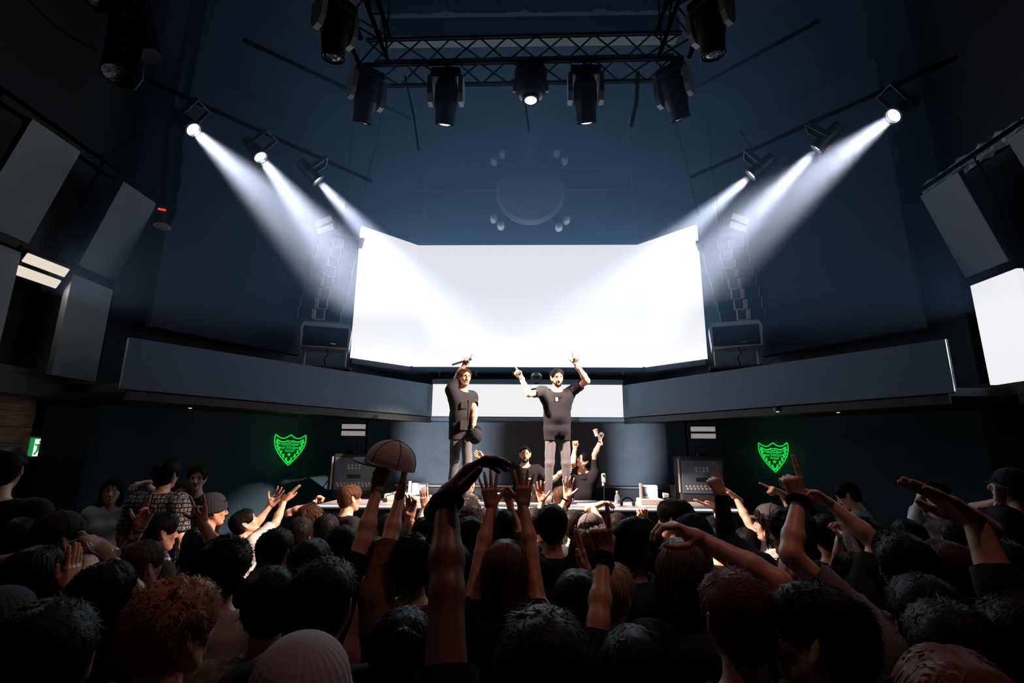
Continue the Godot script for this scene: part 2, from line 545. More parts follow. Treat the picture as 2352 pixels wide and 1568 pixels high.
func moving_head(label: String, base: Vector3, to: Vector3, spin: float, lit: bool) -> void:
	# hangs from a clamp: base box, two yoke arms, a long barrel with a ring of glass at its end
	var t := thing("moving_head_light", label, "stage light", pos(base, spin), "moving heads hung from the trusses")
	part(t, "base", box(Vector3(0.30, 0.11, 0.24), 0.02), M.black_plastic, pos(Vector3(0, -0.055, 0)))
	part(t, "clamp", tube([Vector3(0, 0.0, 0), Vector3(0, 0.09, 0)], 0.025), M.pipe_metal)
	for s in [-1.0, 1.0]:
		part(t, "yoke_arm", prism(PackedVector2Array([Vector2(-0.10, 0), Vector2(0.10, 0), Vector2(0.085, -0.2), Vector2(0.04, -0.27), Vector2(-0.04, -0.27), Vector2(-0.085, -0.2)]), 0.045), M.grey_plastic, Transform3D(Basis(Vector3.UP, PI / 2), Vector3(s * 0.155, -0.09, 0)))
	var h := Node3D.new()
	h.name = "head"
	t.add_child(h)
	h.position = Vector3(0, -0.27, 0)
	var q := t.global_transform.basis.inverse() * (to - base).normalized()
	h.basis = Basis(Quaternion(Vector3.DOWN, q))
	part(h, "barrel", lathe([Vector2(0, 0.17), Vector2(0.09, 0.165), Vector2(0.115, 0.10), Vector2(0.118, -0.05), Vector2(0.10, -0.17), Vector2(0.098, -0.255), Vector2(0.09, -0.262), Vector2(0.085, -0.25), Vector2(0, -0.24)], 28), M.black_plastic)
	part(h, "lens_ring", tube(circle(0.094, 32, "y"), 0.008, 6, true), M.lens_ring, pos(Vector3(0, -0.258, 0)))
	part(h, "lens", lathe([Vector2(0, -0.272), Vector2(0.04, -0.268), Vector2(0.072, -0.255), Vector2(0.082, -0.246)], 24), M.small_lens if lit else M.glass_dark)
	part(h, "inner_ring", tube(circle(0.072, 28, "y"), 0.004, 6, true), M.lens_ring, pos(Vector3(0, -0.262, 0)))

func rigging() -> void:
	rod = tube([Vector3(0, -0.5, 0), Vector3(0, 0.5, 0)], 0.01, 8)
	var A := Vector3(-1.47, 5.95, -4.50)
	var B := Vector3(1.40, 5.95, -4.46)
	truss("box_truss", "aluminium box truss crossing in front of the LED wall", A + Vector3(-0.16, 0, 0), B + Vector3(0.16, 0, 0), 0.30)
	truss("box_truss", "aluminium box truss running back from the left end of the cross truss", A + Vector3(-0.06, 0, 0.17), Vector3(-1.62, 5.95, 1.2), 0.30)
	truss("box_truss", "aluminium box truss running back from the right end of the cross truss", B + Vector3(0.06, 0, 0.17), Vector3(1.55, 5.95, 1.2), 0.30)
	for c in [[A, "left"], [B, "right"]]:
		var ch := thing("hoist_chain", "steel hoist chain from the ceiling to the %s truss corner" % c[1], "chain", Transform3D(), "hoist chains")
		var top: Vector3 = c[0] + Vector3(0, 2.66, 0.0)
		part(ch, "chain", tube([c[0] + Vector3(0, 0.15, 0), top], 0.012), M.pipe_metal)
		part(ch, "motor", box(Vector3(0.2, 0.42, 0.2), 0.03), M.black_plastic, pos(c[0] + Vector3(0, 1.1, 0)))
	moving_head("moving head with pale yoke on the cross truss, third from the right corner", at(1027, 170, 4.45), at(1020, 300, 4.7), 0.0, true)
	moving_head("moving head with pale yoke on the cross truss beside the right corner fixture", at(1343, 165, 4.43), at(1349, 300, 4.7), 0.0, true)
	moving_head("moving head at the left corner of the cross truss", at(846, 168, 4.45), at(826, 300, 4.7), 0.7, false)
	moving_head("moving head at the right corner of the cross truss", at(1545, 160, 4.46), at(1578, 300, 4.7), -0.7, false)
	moving_head("moving head hanging below the left running truss", at(775, 8, 3.7), at(765, 150, 3.8), 0.9, false)
	moving_head("moving head hanging below the right running truss", at(1627, 0, 3.7), at(1643, 150, 3.8), -0.9, false)
	# the lit profile in the middle of the cross truss
	var pb := at(1219, 160, 4.45)
	var prof := thing("profile_spot", "black profile spot shining straight down from the middle of the cross truss", "stage light", pos(pb))
	part(prof, "housing", lathe([Vector2(0, 0.0), Vector2(0.15, 0.0), Vector2(0.165, -0.03), Vector2(0.165, -0.24), Vector2(0.12, -0.31), Vector2(0.085, -0.33), Vector2(0.085, -0.36), Vector2(0.06, -0.362), Vector2(0, -0.35)], 28), M.black_plastic)
	part(prof, "lens_ring", tube(circle(0.078, 28, "y"), 0.009, 6, true), M.grey_plastic, pos(Vector3(0, -0.36, 0)))
	part(prof, "lens", lathe([Vector2(0, -0.374), Vector2(0.05, -0.37), Vector2(0.066, -0.355)], 20), M.beam_lens)
	for s in [-1.0, 1.0]:
		part(prof, "knob", box(Vector3(0.035, 0.09, 0.035), 0.008), M.grey_plastic, pos(Vector3(s * 0.165, -0.235, 0.02)))
	spot(prof, aim(Vector3(0, -0.4, 0), Vector3(0.0, -3.4, -0.6)), 2.2, 9.0, WARM, 0.05)
	# insulated duct above the truss
	var st := begin()
	var pts := []
	var rad := []
	for i in 61:
		var u := i / 60.0
		pts.append(Vector3(lerpf(-2.05, 2.0, u), 8.02 + 0.03 * noise.get_noise_1d(i * 0.35), -5.25))
		rad.append(0.48 - 0.05 * pow(maxf(0.0, cos(i * TAU / 15.0)), 12.0) + 0.02 * noise.get_noise_1d(i * 0.8 + 50))
	add_tube(st, pts, rad, 28)
	var duct := thing("insulated_duct", "sagging foil-wrapped air duct under the ceiling above the cross truss", "duct")
	part(duct, "duct_wrap", st.commit(), M.duct_wrap)
	for i in [15, 30, 45]:
		part(duct, "strap", tube(circle(0.445, 28, "x"), 0.012, 6, true), M.pipe_metal, pos(pts[i]))
	var beam := part(self, "ceiling_beam", box(Vector3(3.6, 0.26, 0.2), 0.01), M.black_metal, pos(Vector3(CX, 7.0, -5.2)))
	tag(beam, "black ceiling beam behind the sagging air duct", "beam")
	# pipes that carry the beam lights
	var bars := [
		[at(560, 92, 4.3), at(945, 272, 6.4), "dark lighting pipe sloping from the ceiling towards the cross truss"],
		[Vector3(-3.75, 5.5, -4.10), Vector3(-2.05, 5.5, -6.05), "dark lighting pipe that carries the three left beam lights"],
		[at(1585, 208, 6.2), at(1880, 48, 4.4), "dark lighting pipe sloping up to the right ceiling"],
		[Vector3(3.9, 5.5, -4.0), Vector3(2.15, 5.5, -6.0), "dark lighting pipe that carries the three right beam lights"],
	]
	for b in bars:
		tag(part(self, "lighting_pipe", tube([b[0], b[1]], 0.024, 10), M.pipe_metal), b[2], "pipe", "lighting pipes")
	var hang := [[930, 172, 962, 345, 4.5], [880, 240, 838, 430, 6.4], [1190, 172, 1215, 300, 4.5], [1540, 240, 1605, 495, 6.4], [1465, 165, 1450, 290, 4.5], [1700, 300, 1750, 375, 5.5]]
	for i in hang.size():
		var h: Array = hang[i]
		var p0 := at(h[0], h[1], h[4])
		var p1 := at(h[2], h[3], h[4] + 0.5)
		tag(part(self, "hanging_cable", tube([p0, p0.lerp(p1, 0.5) + Vector3(0.02, -0.03, 0), p1], 0.010 if i != 4 else 0.022, 6), M.pipe_metal), ["thin cable dropping from the left of the cross truss", "slanted safety wire beside the left LED wing", "cable dropping behind the central profile spot", "slanted safety wire beside the right LED wing", "thick cable bundle hanging off the right of the cross truss", "short curled cable by the innermost right beam light"][i], "cable", "cables in the rigging")
	# ventilation nozzles at the upper left
	for v in [[at(300, -60, 3.9), at(292, 90, 3.85), at(272, 172, 3.8), 0.135, "flexible ventilation duct with an open flared mouth at upper left"], [at(240, -110, 3.7), at(232, -40, 3.6), at(228, 4, 3.55), 0.085, "smaller ventilation nozzle with an open mouth beside the flexible duct"]]:
		var n := thing("air_nozzle", v[4], "duct", Transform3D(), "ventilation nozzles")
		var bend := []
		var rr := []
		for i in 25:
			var u := i / 24.0
			bend.append(v[0].lerp(v[1], u).lerp(v[1].lerp(v[2], u), u))
			rr.append(v[3] * (1.0 + 0.03 * sin(i * 2.1)) if i < 23 else v[3] * 1.03)
		var dir: Vector3 = (bend[24] - bend[23]).normalized()
		var hose := begin()
		add_tube(hose, bend + [bend[24] - dir * 0.01], rr + [v[3] * 0.9], 24)
		part(n, "hose", hose.commit(), M.duct_cloth)
		part(n, "mouth_ring", tube(circle(v[3] * 1.0, 32, "y"), 0.012, 6, true), M.grey_plastic, Transform3D(Basis(Quaternion(Vector3.UP, -dir)), bend[24]))
		part(n, "mouth_lining", lathe([Vector2(v[3] * 0.97, 0.0), Vector2(v[3] * 0.8, 0.10), Vector2(0, 0.12)], 24), M.duct_cloth, Transform3D(Basis(Quaternion(Vector3.UP, -dir)), bend[24] + dir * 0.012))
	var flap := begin()
	add_prism(flap, PackedVector2Array([Vector2(0, 0.16), Vector2(0.08, 0.06), Vector2(0.09, -0.08), Vector2(0.05, -0.2), Vector2(0.0, -0.05)]), 0.01)
	tag(part(self, "duct_flap", flap.commit(), mat("teal_flap", Color(0.10, 0.2, 0.22), 0.5), pos(at(304, 158, 3.83), 0.5)), "teal plastic flap hanging beside the duct mouth", "flap")
	var ribs := []
	var ribr := []
	for i in 40:
		ribs.append(at(318, -10, 4.2).lerp(at(346, 130, 4.1), i / 39.0))
		ribr.append(0.075 if i % 2 == 0 else 0.092)
	tag(part(self, "ribbed_hose", tube(ribs, ribr, 16), M.black_plastic), "black ribbed hose hanging behind the flexible duct", "hose")
	var wire := []
	for i in 17:
		var u := i / 16.0
		wire.append(at(60, -5, 3.6).lerp(at(222, 115, 4.0), u) + Vector3(0, -0.06 * sin(u * PI), 0))
	tag(part(self, "hanging_cable", tube(wire, 0.007, 6), M.pipe_metal), "pale cable drooping across the dark upper left corner", "cable", "cables in the rigging")
	for k in 2:
		var w2 := []
		for i in 13:
			var u := i / 12.0
			w2.append(at(198, 350 + k * 6, 4.6).lerp(at(325, 285 - k * 10, 4.9), u) + Vector3(0, -0.16 * sin(u * PI) - 0.03 * k, 0))
		tag(part(self, "hanging_cable", tube(w2, 0.005, 5), M.black_plastic), "%s of two loose black cables looped behind the leaning left panels" % ["upper", "lower"][k], "cable", "loose cables behind the panels")
	# wide cloth hose hanging beside the canted left wall
	var sleeve := [at(402, 285, 4.95) + Vector3(0.05, 3.6, -0.05), at(402, 285, 4.95) + Vector3(0.02, 1.2, 0)]
	var sr := [0.085, 0.085]
	for i in 20:
		var u := i / 19.0
		sleeve.append(at(402, 285, 4.95).lerp(at(372, 520, 4.8), u) + Vector3(0.03 * sin(u * 3.0), 0, 0))
		sr.append(0.085 + 0.012 * sin(i * 1.3))
	tag(part(self, "cloth_hose", tube(sleeve, sr, 18), M.duct_cloth), "wide grey cloth hose hanging beside the leaning left panels", "hose")
	tag(part(self, "status_light", box(Vector3(0.075, 0.022, 0.01), 0.004), M.red_dot, pos(at(372, 481, 4.73), 0.3, 0, -0.1)), "tiny red status light on the grey cloth hose", "light")
	# disc with four pairs of lamps above the screen
	var dc := at(1218, 441, 8.5)
	var disc := thing("round_emblem", "round grey disc with eight lamps mounted above the LED wall", "disc", pos(dc))
	part(disc, "disc", lathe([Vector2(0, 0.10), Vector2(0.4, 0.085), Vector2(0.58, 0.05), Vector2(0.63, 0.0), Vector2(0.63, -0.06), Vector2(0, -0.06)], 64, Transform3D(Basis(Vector3.RIGHT, PI / 2), Vector3.ZERO)), mat("disc_grey", Color(0.17, 0.175, 0.185), 0.6))
	part(disc, "mount", tube([Vector3(0, 0, -0.05), Vector3(0, 0, -0.42)], 0.08, 12), M.black_metal)
	for p in [[1135, 367], [1153, 351], [1279, 350], [1297, 366], [1134, 500], [1150, 516], [1284, 519], [1301, 503]]:
		var lp := at(p[0], p[1], 8.42) - dc
		var lamp := part(disc, "lamp", lathe([Vector2(0, 0.055), Vector2(0.03, 0.05), Vector2(0.058, 0.03), Vector2(0.066, 0.0), Vector2(0.066, -0.10), Vector2(0.04, -0.15), Vector2(0, -0.15)], 20, Transform3D(Basis(Vector3.RIGHT, PI / 2), Vector3.ZERO)), mat("frosted_lamp", Color(0.52, 0.49, 0.46), 0.5), pos(lp))
		part(lamp, "bracket", tube([Vector3(0, 0, -0.1), Vector3(-lp.x * 0.3, -lp.y * 0.3, -0.14)], 0.012, 6), M.pipe_metal)

func beam_lights() -> void:
	var spots := [[441, 295, at(1440, 1225, 4.3), "far left beam light, outermost on its pipe, shining white haze towards the booth"], [596, 358, at(1250, 1205, 4.6), "left beam light in the middle of its pipe, shining white haze towards the booth"], [727, 411, at(1275, 1000, 6.9), "left beam light nearest the LED wall, shining white haze towards the booth"], [1729, 399, at(1060, 980, 6.9), "right beam light nearest the LED wall, shining white haze towards the booth"], [1880, 338, at(1200, 1052, 7.3), "right beam light in the middle of its pipe, shining white haze towards the booth"], [2056, 263, at(790, 1235, 4.3), "far right beam light, outermost on its pipe, shining white haze towards the booth"]]
	for i in spots.size():
		var s: Array = spots[i]
		var p := at_h(s[0], s[1], 5.2)
		var xf := aim(p, s[2])
		var t := thing("beam_light", s[3], "stage light", xf, "beam lights aimed at the booth")
		var turn := Transform3D(Basis(Vector3.RIGHT, -PI / 2), Vector3.ZERO)   # lathe axis y -> -z
		part(t, "can", lathe([Vector2(0, -0.28), Vector2(0.06, -0.27), Vector2(0.07, -0.22), Vector2(0.07, 0.0), Vector2(0.085, 0.005), Vector2(0.085, 0.03), Vector2(0.07, 0.032), Vector2(0.066, 0.0)], 24, turn), M.black_metal)
		part(t, "lens", lathe([Vector2(0, 0.012), Vector2(0.04, 0.009), Vector2(0.066, 0.0)], 24, turn), M.beam_lens)
		part(t, "rim", tube(circle(0.075, 28), 0.006, 6, true), mat("blue_rim", Color(0.05, 0.12, 0.75), 0.3), pos(Vector3(0, 0, -0.028)))
		for k in [-1.0, 1.0]:
			part(t, "yoke", box(Vector3(0.012, 0.30, 0.05), 0.003), M.black_metal, pos(Vector3(k * 0.095, 0.10, 0.12)))
		part(t, "yoke_bar", box(Vector3(0.21, 0.012, 0.05), 0.003), M.black_metal, pos(Vector3(0, 0.25, 0.12)))
		spot(t, pos(Vector3(0, 0, -0.05)), 11.0, 245.0, Color(1.0, 0.65, 0.50), 0.05, 0.9)

func house_lights() -> void:
	# two warm lamps on the running trusses, above the top of the picture, shining down on the dance floor
	for q in [[Vector3(1.56, 5.74, -1.75), Vector3(0.35, 1.5, -2.1), 2.0, "warm wash lamp shining down from the right running truss"], [Vector3(-1.62, 5.74, -1.75), Vector3(-0.9, 1.5, -2.1), 0.7, "warm wash lamp shining down from the left running truss"]]:
		var t := thing("wash_light", q[3], "stage light", aim(q[0], q[1]), "wash lamps on the running trusses")
		var turn := Transform3D(Basis(Vector3.RIGHT, -PI / 2), Vector3.ZERO)
		part(t, "can", lathe([Vector2(0, -0.2), Vector2(0.09, -0.19), Vector2(0.11, -0.1), Vector2(0.11, 0.03), Vector2(0.10, 0.03), Vector2(0.095, 0.0)], 24, turn), M.black_metal)
		part(t, "lens", lathe([Vector2(0, 0.012), Vector2(0.06, 0.009), Vector2(0.095, 0.0)], 24, turn), M.small_lens)
		part(t, "yoke", box(Vector3(0.26, 0.02, 0.05), 0.004), M.black_metal, pos(Vector3(0, 0.12, 0.12)))
		spot(t, pos(Vector3(0, 0, -0.05)), 44.0, q[2], Color(1.0, 0.47, 0.38), 0.10, 0.9)

func strobe(label: String, xf: Transform3D, size: Vector2, m: Material, power: float) -> void:
	var t := thing("strobe_light", label, "strobe light", xf, "twin-row strobe lights")
	part(t, "housing", box(Vector3(size.x + 0.03, size.y + 0.03, 0.10), 0.012), M.black_plastic, pos(Vector3(0, 0, -0.055)))
	for s in [-1.0, 1.0]:
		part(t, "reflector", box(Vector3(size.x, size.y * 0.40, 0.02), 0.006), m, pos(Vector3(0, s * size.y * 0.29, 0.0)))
	part(t, "tube_row", tube([Vector3(-size.x * 0.49, 0, 0.004), Vector3(size.x * 0.49, 0, 0.004)], size.y * 0.055, 8), M.grey_plastic)
	for s in [-1.0, 1.0]:
		part(t, "bracket", box(Vector3(0.015, size.y * 1.1, 0.04), 0.003), M.black_metal, pos(Vector3(s * (size.x / 2 + 0.025), 0.02, -0.06)))
	if power > 0.0:
		panel_light(xf * pos(Vector3(0, 0, 0.03), PI), size, power, Color(1.0, 0.88, 0.74))

# ---------------------------------------------------------------- stage and gear

func line_array(label: String, top: Vector3, low: Vector3, yaw: float) -> void:
	var t := thing("line_array_speaker", label, "speaker", Transform3D(), "line array speakers beside the LED wall")
	var n := 8
	for i in n:
		var u := (i + 0.5) / n
		var bow := 0.07 * sin(u * PI) + 0.0
		var p := top.lerp(low, u)
		var xf := Transform3D(Basis(Vector3.UP, yaw) * Basis(Vector3.RIGHT, lerpf(0.03, 0.24, u)), p) * pos(Vector3(0, 0, bow))
		var h := (top - low).length() / n
		var cab := part(t, "cabinet", box(Vector3(0.58, h * 0.97, 0.34), 0.008), M.black_metal, xf * pos(Vector3(0, 0, -0.16)))
		for s in [-1.0, 1.0]:
			part(cab, "grille", box(Vector3(0.20, h * 0.985, 0.012), 0.003), mat("speaker_cloth", Color(0.007, 0.009, 0.014), 0.95), pos(Vector3(s * 0.18, 0, 0.175)))
			part(cab, "side_edge", box(Vector3(0.007, h * 0.96, 0.02), 0.002), M.wood_horn, pos(Vector3(s * 0.287, 0, 0.17)))
			var wide := 0.05 if s * yaw < 0.0 else 0.018
			part(cab, "horn_cheek", box(Vector3(wide, h * 0.88, 0.05), 0.003), M.wood_horn, pos(Vector3(s * (0.05 + wide / 2), 0, 0.168), s * 0.3))
		part(cab, "horn_lip", box(Vector3(0.12, 0.012, 0.05), 0.003), M.wood_horn, pos(Vector3(0, -h * 0.44, 0.168)))
		part(cab, "horn_throat", box(Vector3(0.10, h * 0.8, 0.02), 0.003), M.black_metal, pos(Vector3(0, 0, 0.165)))
	part(t, "rigging_plate", box(Vector3(0.62, 0.04, 0.34), 0.006), M.black_metal, Transform3D(Basis(Vector3.UP, yaw), top + Vector3(0, 0.03, -0.1)))
	part(t, "hang_rod", tube([top + Vector3(0, 0.03, -0.1), top + Vector3(0, 3.4, -0.1)], 0.012), M.pipe_metal)

func gallery_speaker(label: String, p: Vector3, yaw: float) -> void:
	var t := thing("gallery_speaker", label, "speaker", pos(p, yaw), "speakers standing under the line arrays")
	part(t, "cabinet", prism(PackedVector2Array([Vector2(-0.31, -0.17), Vector2(0.31, -0.17), Vector2(0.33, 0.1), Vector2(0.29, 0.17), Vector2(-0.29, 0.17), Vector2(-0.33, 0.1)]), 0.38), M.grey_plastic)
	part(t, "grille", box(Vector3(0.58, 0.27, 0.02), 0.008), M.panel_cloth, pos(Vector3(0, -0.025, 0.195)))
	part(t, "badge", box(Vector3(0.06, 0.012, 0.006), 0.002), M.chrome, pos(Vector3(0.1, -0.12, 0.207)))
	for s in [-1.0, 1.0]:
		part(t, "bracket", box(Vector3(0.03, 0.3, 0.08), 0.004), M.pipe_metal, pos(Vector3(s * 0.27, -0.3, -0.02)))
	part(t, "shelf", box(Vector3(0.72, 0.03, 0.36), 0.004), M.black_metal, pos(Vector3(0, -0.44, 0)))
	part(t, "cable", tube([Vector3(0.02, -0.17, 0.1), Vector3(0.05, -0.26, 0.14), Vector3(0.0, -0.32, 0.12), Vector3(0.03, -0.43, 0.15)], 0.007, 6), M.chrome)

func monitor_stack(label: String, p: Vector3, yaw: float) -> void:
	var t := thing("stage_monitor", label, "speaker", pos(p, yaw), "perforated monitor cabinets at the booth ends")
	part(t, "cabinet", box(Vector3(0.62, 1.02, 0.5), 0.02), M.table_front, pos(Vector3(0, 0.51, 0)))
	part(t, "grille", box(Vector3(0.56, 0.46, 0.02), 0.01), M.hazed_fascia_paint, pos(Vector3(0, 0.74, 0.255)))
	part(t, "name_plate", box(Vector3(0.19, 0.05, 0.01), 0.004), M.black_plastic, pos(Vector3(0, 0.70, 0.268)))
	var hole := lathe([Vector2(0, 0.006), Vector2(0.014, 0.004), Vector2(0.017, 0.0)], 10, Transform3D(Basis(Vector3.RIGHT, PI / 2), Vector3.ZERO))
	for r in 2:
		for c in 10:
			part(t, "vent_hole", hole, M.grey_plastic, pos(Vector3(-0.225 + c * 0.05 + 0.025 * (r % 2) * 0.6, 0.61 - r * 0.033, 0.266)))
	for r in 2:
		for c in 4:
			part(t, "vent_hole", hole, M.grey_plastic, pos(Vector3(-0.08 + c * 0.05, 0.86 - r * 0.04, 0.266)))
	part(t, "side_rail", box(Vector3(0.025, 0.46, 0.03), 0.005), M.grey_plastic, pos(Vector3(-0.315, 0.75, 0.24)))

func light_stand(label: String, p: Vector3, h: float, mirror: float) -> void:
	var t := thing("light_stand", label, "stand", pos(p), "lamp stands behind the booth ends")
	part(t, "pole", tube([Vector3.ZERO, Vector3(0, h, 0)], 0.014, 8), M.pipe_metal)
	for k in 3:
		var a := TAU * k / 3.0 + 0.4
		part(t, "leg", tube([Vector3(0, 0.55, 0), Vector3(cos(a) * 0.36, 0.012, sin(a) * 0.36)], 0.011, 6), M.pipe_metal)
	part(t, "brace", tube([Vector3(0, h - 0.06, 0), Vector3(-mirror * 0.24, h - 0.36, 0.04)], 0.008, 6), M.pipe_metal)
	part(t, "lamp_body", box(Vector3(0.12, 0.15, 0.12), 0.012), M.black_plastic, pos(Vector3(0, h + 0.09, 0)))
	part(t, "handle", tube([Vector3(-0.09, h + 0.13, 0), Vector3(-0.09, h + 0.24, 0), Vector3(0.09, h + 0.24, 0), Vector3(0.09, h + 0.13, 0)], 0.007, 6), M.pipe_metal)
	part(t, "warning_sticker", prism(PackedVector2Array([Vector2(-0.018, -0.014), Vector2(0.018, -0.014), Vector2(0, 0.018)]), 0.003), mat("sticker_yellow", Color(0.75, 0.5, 0.06), 0.5), pos(Vector3(0.02, h + 0.05, 0.062)))

func stage_gear() -> void:
	line_array("curved line array speaker column left of the LED wall", Vector3(CX - 2.83, 5.12, -7.05), Vector3(CX - 3.0, 3.84, -6.95), 0.42)
	line_array("curved line array speaker column right of the LED wall", Vector3(CX + 2.86, 5.06, -7.05), Vector3(CX + 3.03, 3.84, -6.95), -0.42)
	gallery_speaker("pale topped speaker under the left line array", at(750, 776, 6.85), 0.32)
	gallery_speaker("pale topped speaker under the right line array", at(1688, 773, 6.85), -0.32)
	strobe("strobe light glowing dimly above the left line array", aim(at(745, 517, 6.55), Vector3(1.0, 8.6, -13.0)), Vector2(0.35, 0.19), M.strobe_painted_glow, 0.0)
	strobe("strobe light glowing dimly above the right line array", aim(at(1698, 511, 6.55), Vector3(-1.0, 8.6, -13.0)), Vector2(0.35, 0.19), M.strobe_painted_glow, 0.0)
	strobe("strobe light glowing dimly under the left gallery front", pos(at(812, 987, 7.9), 0.1), Vector2(0.36, 0.18), M.strobe_painted_glow, 0.0)
	strobe("strobe light glowing dimly under the right gallery front", pos(at(1615, 993, 7.9), -0.1), Vector2(0.36, 0.18), M.strobe_painted_glow, 0.0)
	strobe("bright cream flood light between the grey panels of the left gallery", aim(Vector3(-4.40, 3.56, -4.26), Vector3(-5.4, 4.10, -4.30)), Vector2(0.40, 0.22), M.strobe_cream, 0.6)
	# pole that flanks the booth on each side
	for s in [[845, 965, 860, 1090], [1574, 965, 1584, 1095]]:
		var a := at(s[0], s[1], 8.1)
		tag(part(self, "upright_pole", tube([Vector3(a.x, 0.45, a.z), Vector3(a.x, 2.5, a.z)], 0.018, 10), M.pipe_metal), "thin upright pole at the %s end of the booth" % ["left", "right"][int(s[0] > 1200)], "pole", "poles flanking the booth")
	monitor_stack("black perforated monitor cabinet at the left end of the booth", Vector3(at(812, 1110, 7.55).x, 0.95, -7.70), 0.12)
	monitor_stack("black perforated monitor cabinet at the right end of the booth", Vector3(at(1615, 1120, 7.55).x, 0.95, -7.70), -0.12)
	for s in [-1.0, 1.0]:
		var risers := part(self, "flight_case", box(Vector3(0.7, 0.49, 0.56), 0.015), M.black_metal, pos(Vector3((at(812, 1110, 7.55).x if s < 0 else at(1615, 1120, 7.55).x), 0.695, -7.70)))
		tag(risers, "black flight case under the monitor at the %s end of the booth" % ["left", "right"][int(s > 0)], "case", "flight cases under the monitors")
	light_stand("small lamp on a stand behind the left monitor cabinet", Vector3(at(806, 1040, 8.2).x, 0.45, -8.2), 1.42, 1.0)
	light_stand("small lamp on a stand behind the right monitor cabinet", Vector3(at(1611, 1040, 8.2).x, 0.45, -8.2), 1.42, 1.0)
	# round tom-like bin beside the right monitor
	var bin := thing("drum_pod", "black open-topped drum beside the right monitor cabinet", "drum", pos(Vector3(at(1558, 1095, 8.3).x, 0.45, -8.3)))
	part(bin, "shell", lathe([Vector2(0, 0.0), Vector2(0.12, 0.0), Vector2(0.135, 1.1), Vector2(0.13, 1.1), Vector2(0.12, 0.3), Vector2(0, 0.3)], 28), M.black_plastic)
	part(bin, "rim", tube(circle(0.135, 32, "y"), 0.008, 6, true), M.pipe_metal, pos(Vector3(0, 1.1, 0)))
	# pipe and little moving head between the two LED screens
	var bar := thing("booth_pipe", "long steel pipe between the LED wall and the LED strip", "pipe")
	part(bar, "pipe", tube([at(985, 857, 8.25), at(1465, 862, 8.25)], 0.028, 12), M.truss_metal)
	part(bar, "rear_pipe", tube([at(985, 868, 8.5), at(1465, 872, 8.5)], 0.02, 10), M.pipe_metal)
	for k in 6:
		part(bar, "clamp", box(Vector3(0.03, 0.09, 0.06), 0.006), M.black_metal, pos(at(1010 + k * 84, 858, 8.25)))
	var globe := thing("small_moving_head", "small black moving head hanging from the booth pipe", "stage light", pos(at(1232, 868, 8.2)))
	part(globe, "ball", lathe([Vector2(0, 0.09), Vector2(0.06, 0.08), Vector2(0.10, 0.03), Vector2(0.10, -0.03), Vector2(0.06, -0.075), Vector2(0, -0.085)], 24), M.black_plastic)
	part(globe, "lens_ring", tube(circle(0.06, 24, "y"), 0.008, 6, true), M.lens_ring, pos(Vector3(0, -0.078, 0.03), 0, 0.4))
	# the DJ table
	var table := thing("dj_table", "long black DJ table with a bright white front edge", "table", pos(Vector3(CX - 0.03, 0.0, -6.9)))
	part(table, "tabletop", box(Vector3(5.1, 0.05, 0.95), 0.006), M.tabletop, pos(Vector3(0, 1.335, 0)))
	for k in 4:
		part(table, "front_panel", box(Vector3(1.268, 1.26, 0.04), 0.006), M.table_front, pos(Vector3(-1.905 + k * 1.27, 0.68, 0.42)))
	part(table, "edge_strip", box(Vector3(5.1, 0.022, 0.012), 0.003), M.edge_white, pos(Vector3(0, 1.345, 0.48)))
	for s in [-1.0, 1.0]:
		part(table, "side_panel", box(Vector3(0.04, 1.26, 0.8), 0.006), M.table_front, pos(Vector3(s * 2.5, 0.68, 0)))
	var top := 1.36
	# players and mixer in front of the DJ
	var dk := [[-0.42, "media player with a round jog wheel left of the mixer"], [0.34, "media player with a round jog wheel right of the mixer"], [-1.75, "media player with a round jog wheel at the far left of the table"]]
	for d in dk:
		var t := thing("media_player", d[1], "dj player", pos(Vector3(CX + d[0], top, -7.19)), "media players on the DJ table")
		part(t, "body", box(Vector3(0.32, 0.09, 0.4), 0.012), M.white_plastic if d[0] < -1.0 else M.black_plastic, pos(Vector3(0, 0.045, 0)))
		part(t, "jog_wheel", lathe([Vector2(0, 0.105), Vector2(0.085, 0.105), Vector2(0.1, 0.098), Vector2(0.103, 0.088)], 28), M.grey_plastic, pos(Vector3(0, 0, 0.05)))
		part(t, "display", box(Vector3(0.2, 0.01, 0.09), 0.003), M.glass_dark, pos(Vector3(0, 0.115, -0.14), 0, 0.25))
	var mx := thing("dj_mixer", "black DJ mixer with rows of knobs between the media players", "mixer", pos(Vector3(CX - 0.04, top, -7.19)))
	part(mx, "body", box(Vector3(0.33, 0.09, 0.4), 0.012), M.black_plastic, pos(Vector3(0, 0.045, 0)))
	var knob := lathe([Vector2(0, 0.018), Vector2(0.009, 0.017), Vector2(0.011, 0.0)], 10)
	for r in 4:
		for c in 4:
			part(mx, "knob", knob, M.grey_plastic, pos(Vector3(-0.1 + c * 0.067, 0.09, -0.13 + r * 0.06)))
	# white box unit at the left of the table with its screen, and a twin on the right
	for q in [[963, 1122, 0.0, "white control unit with a lit display at the left of the table"], [1492, 1128, 1.0, "grey metal effects unit standing on the right of the table"]]:
		var t := thing("control_unit", q[3], "control unit", pos(Vector3(at(q[0], q[1], 6.95).x, top, -6.95)), "control units on the DJ table")
		var pm: Material = M.white_plastic if q[2] == 0.0 else M.grey_plastic
		part(t, "base", box(Vector3(0.30, 0.07, 0.3), 0.008), pm, pos(Vector3(0, 0.035, 0)))
		part(t, "case", box(Vector3(0.2, 0.16, 0.12), 0.01), pm, pos(Vector3(0.0, 0.155, -0.05)))
		part(t, "front_plate", box(Vector3(0.17, 0.12, 0.01), 0.003), M.edge_white if q[2] == 0.0 else M.black_metal, pos(Vector3(0.0, 0.155, 0.012)))
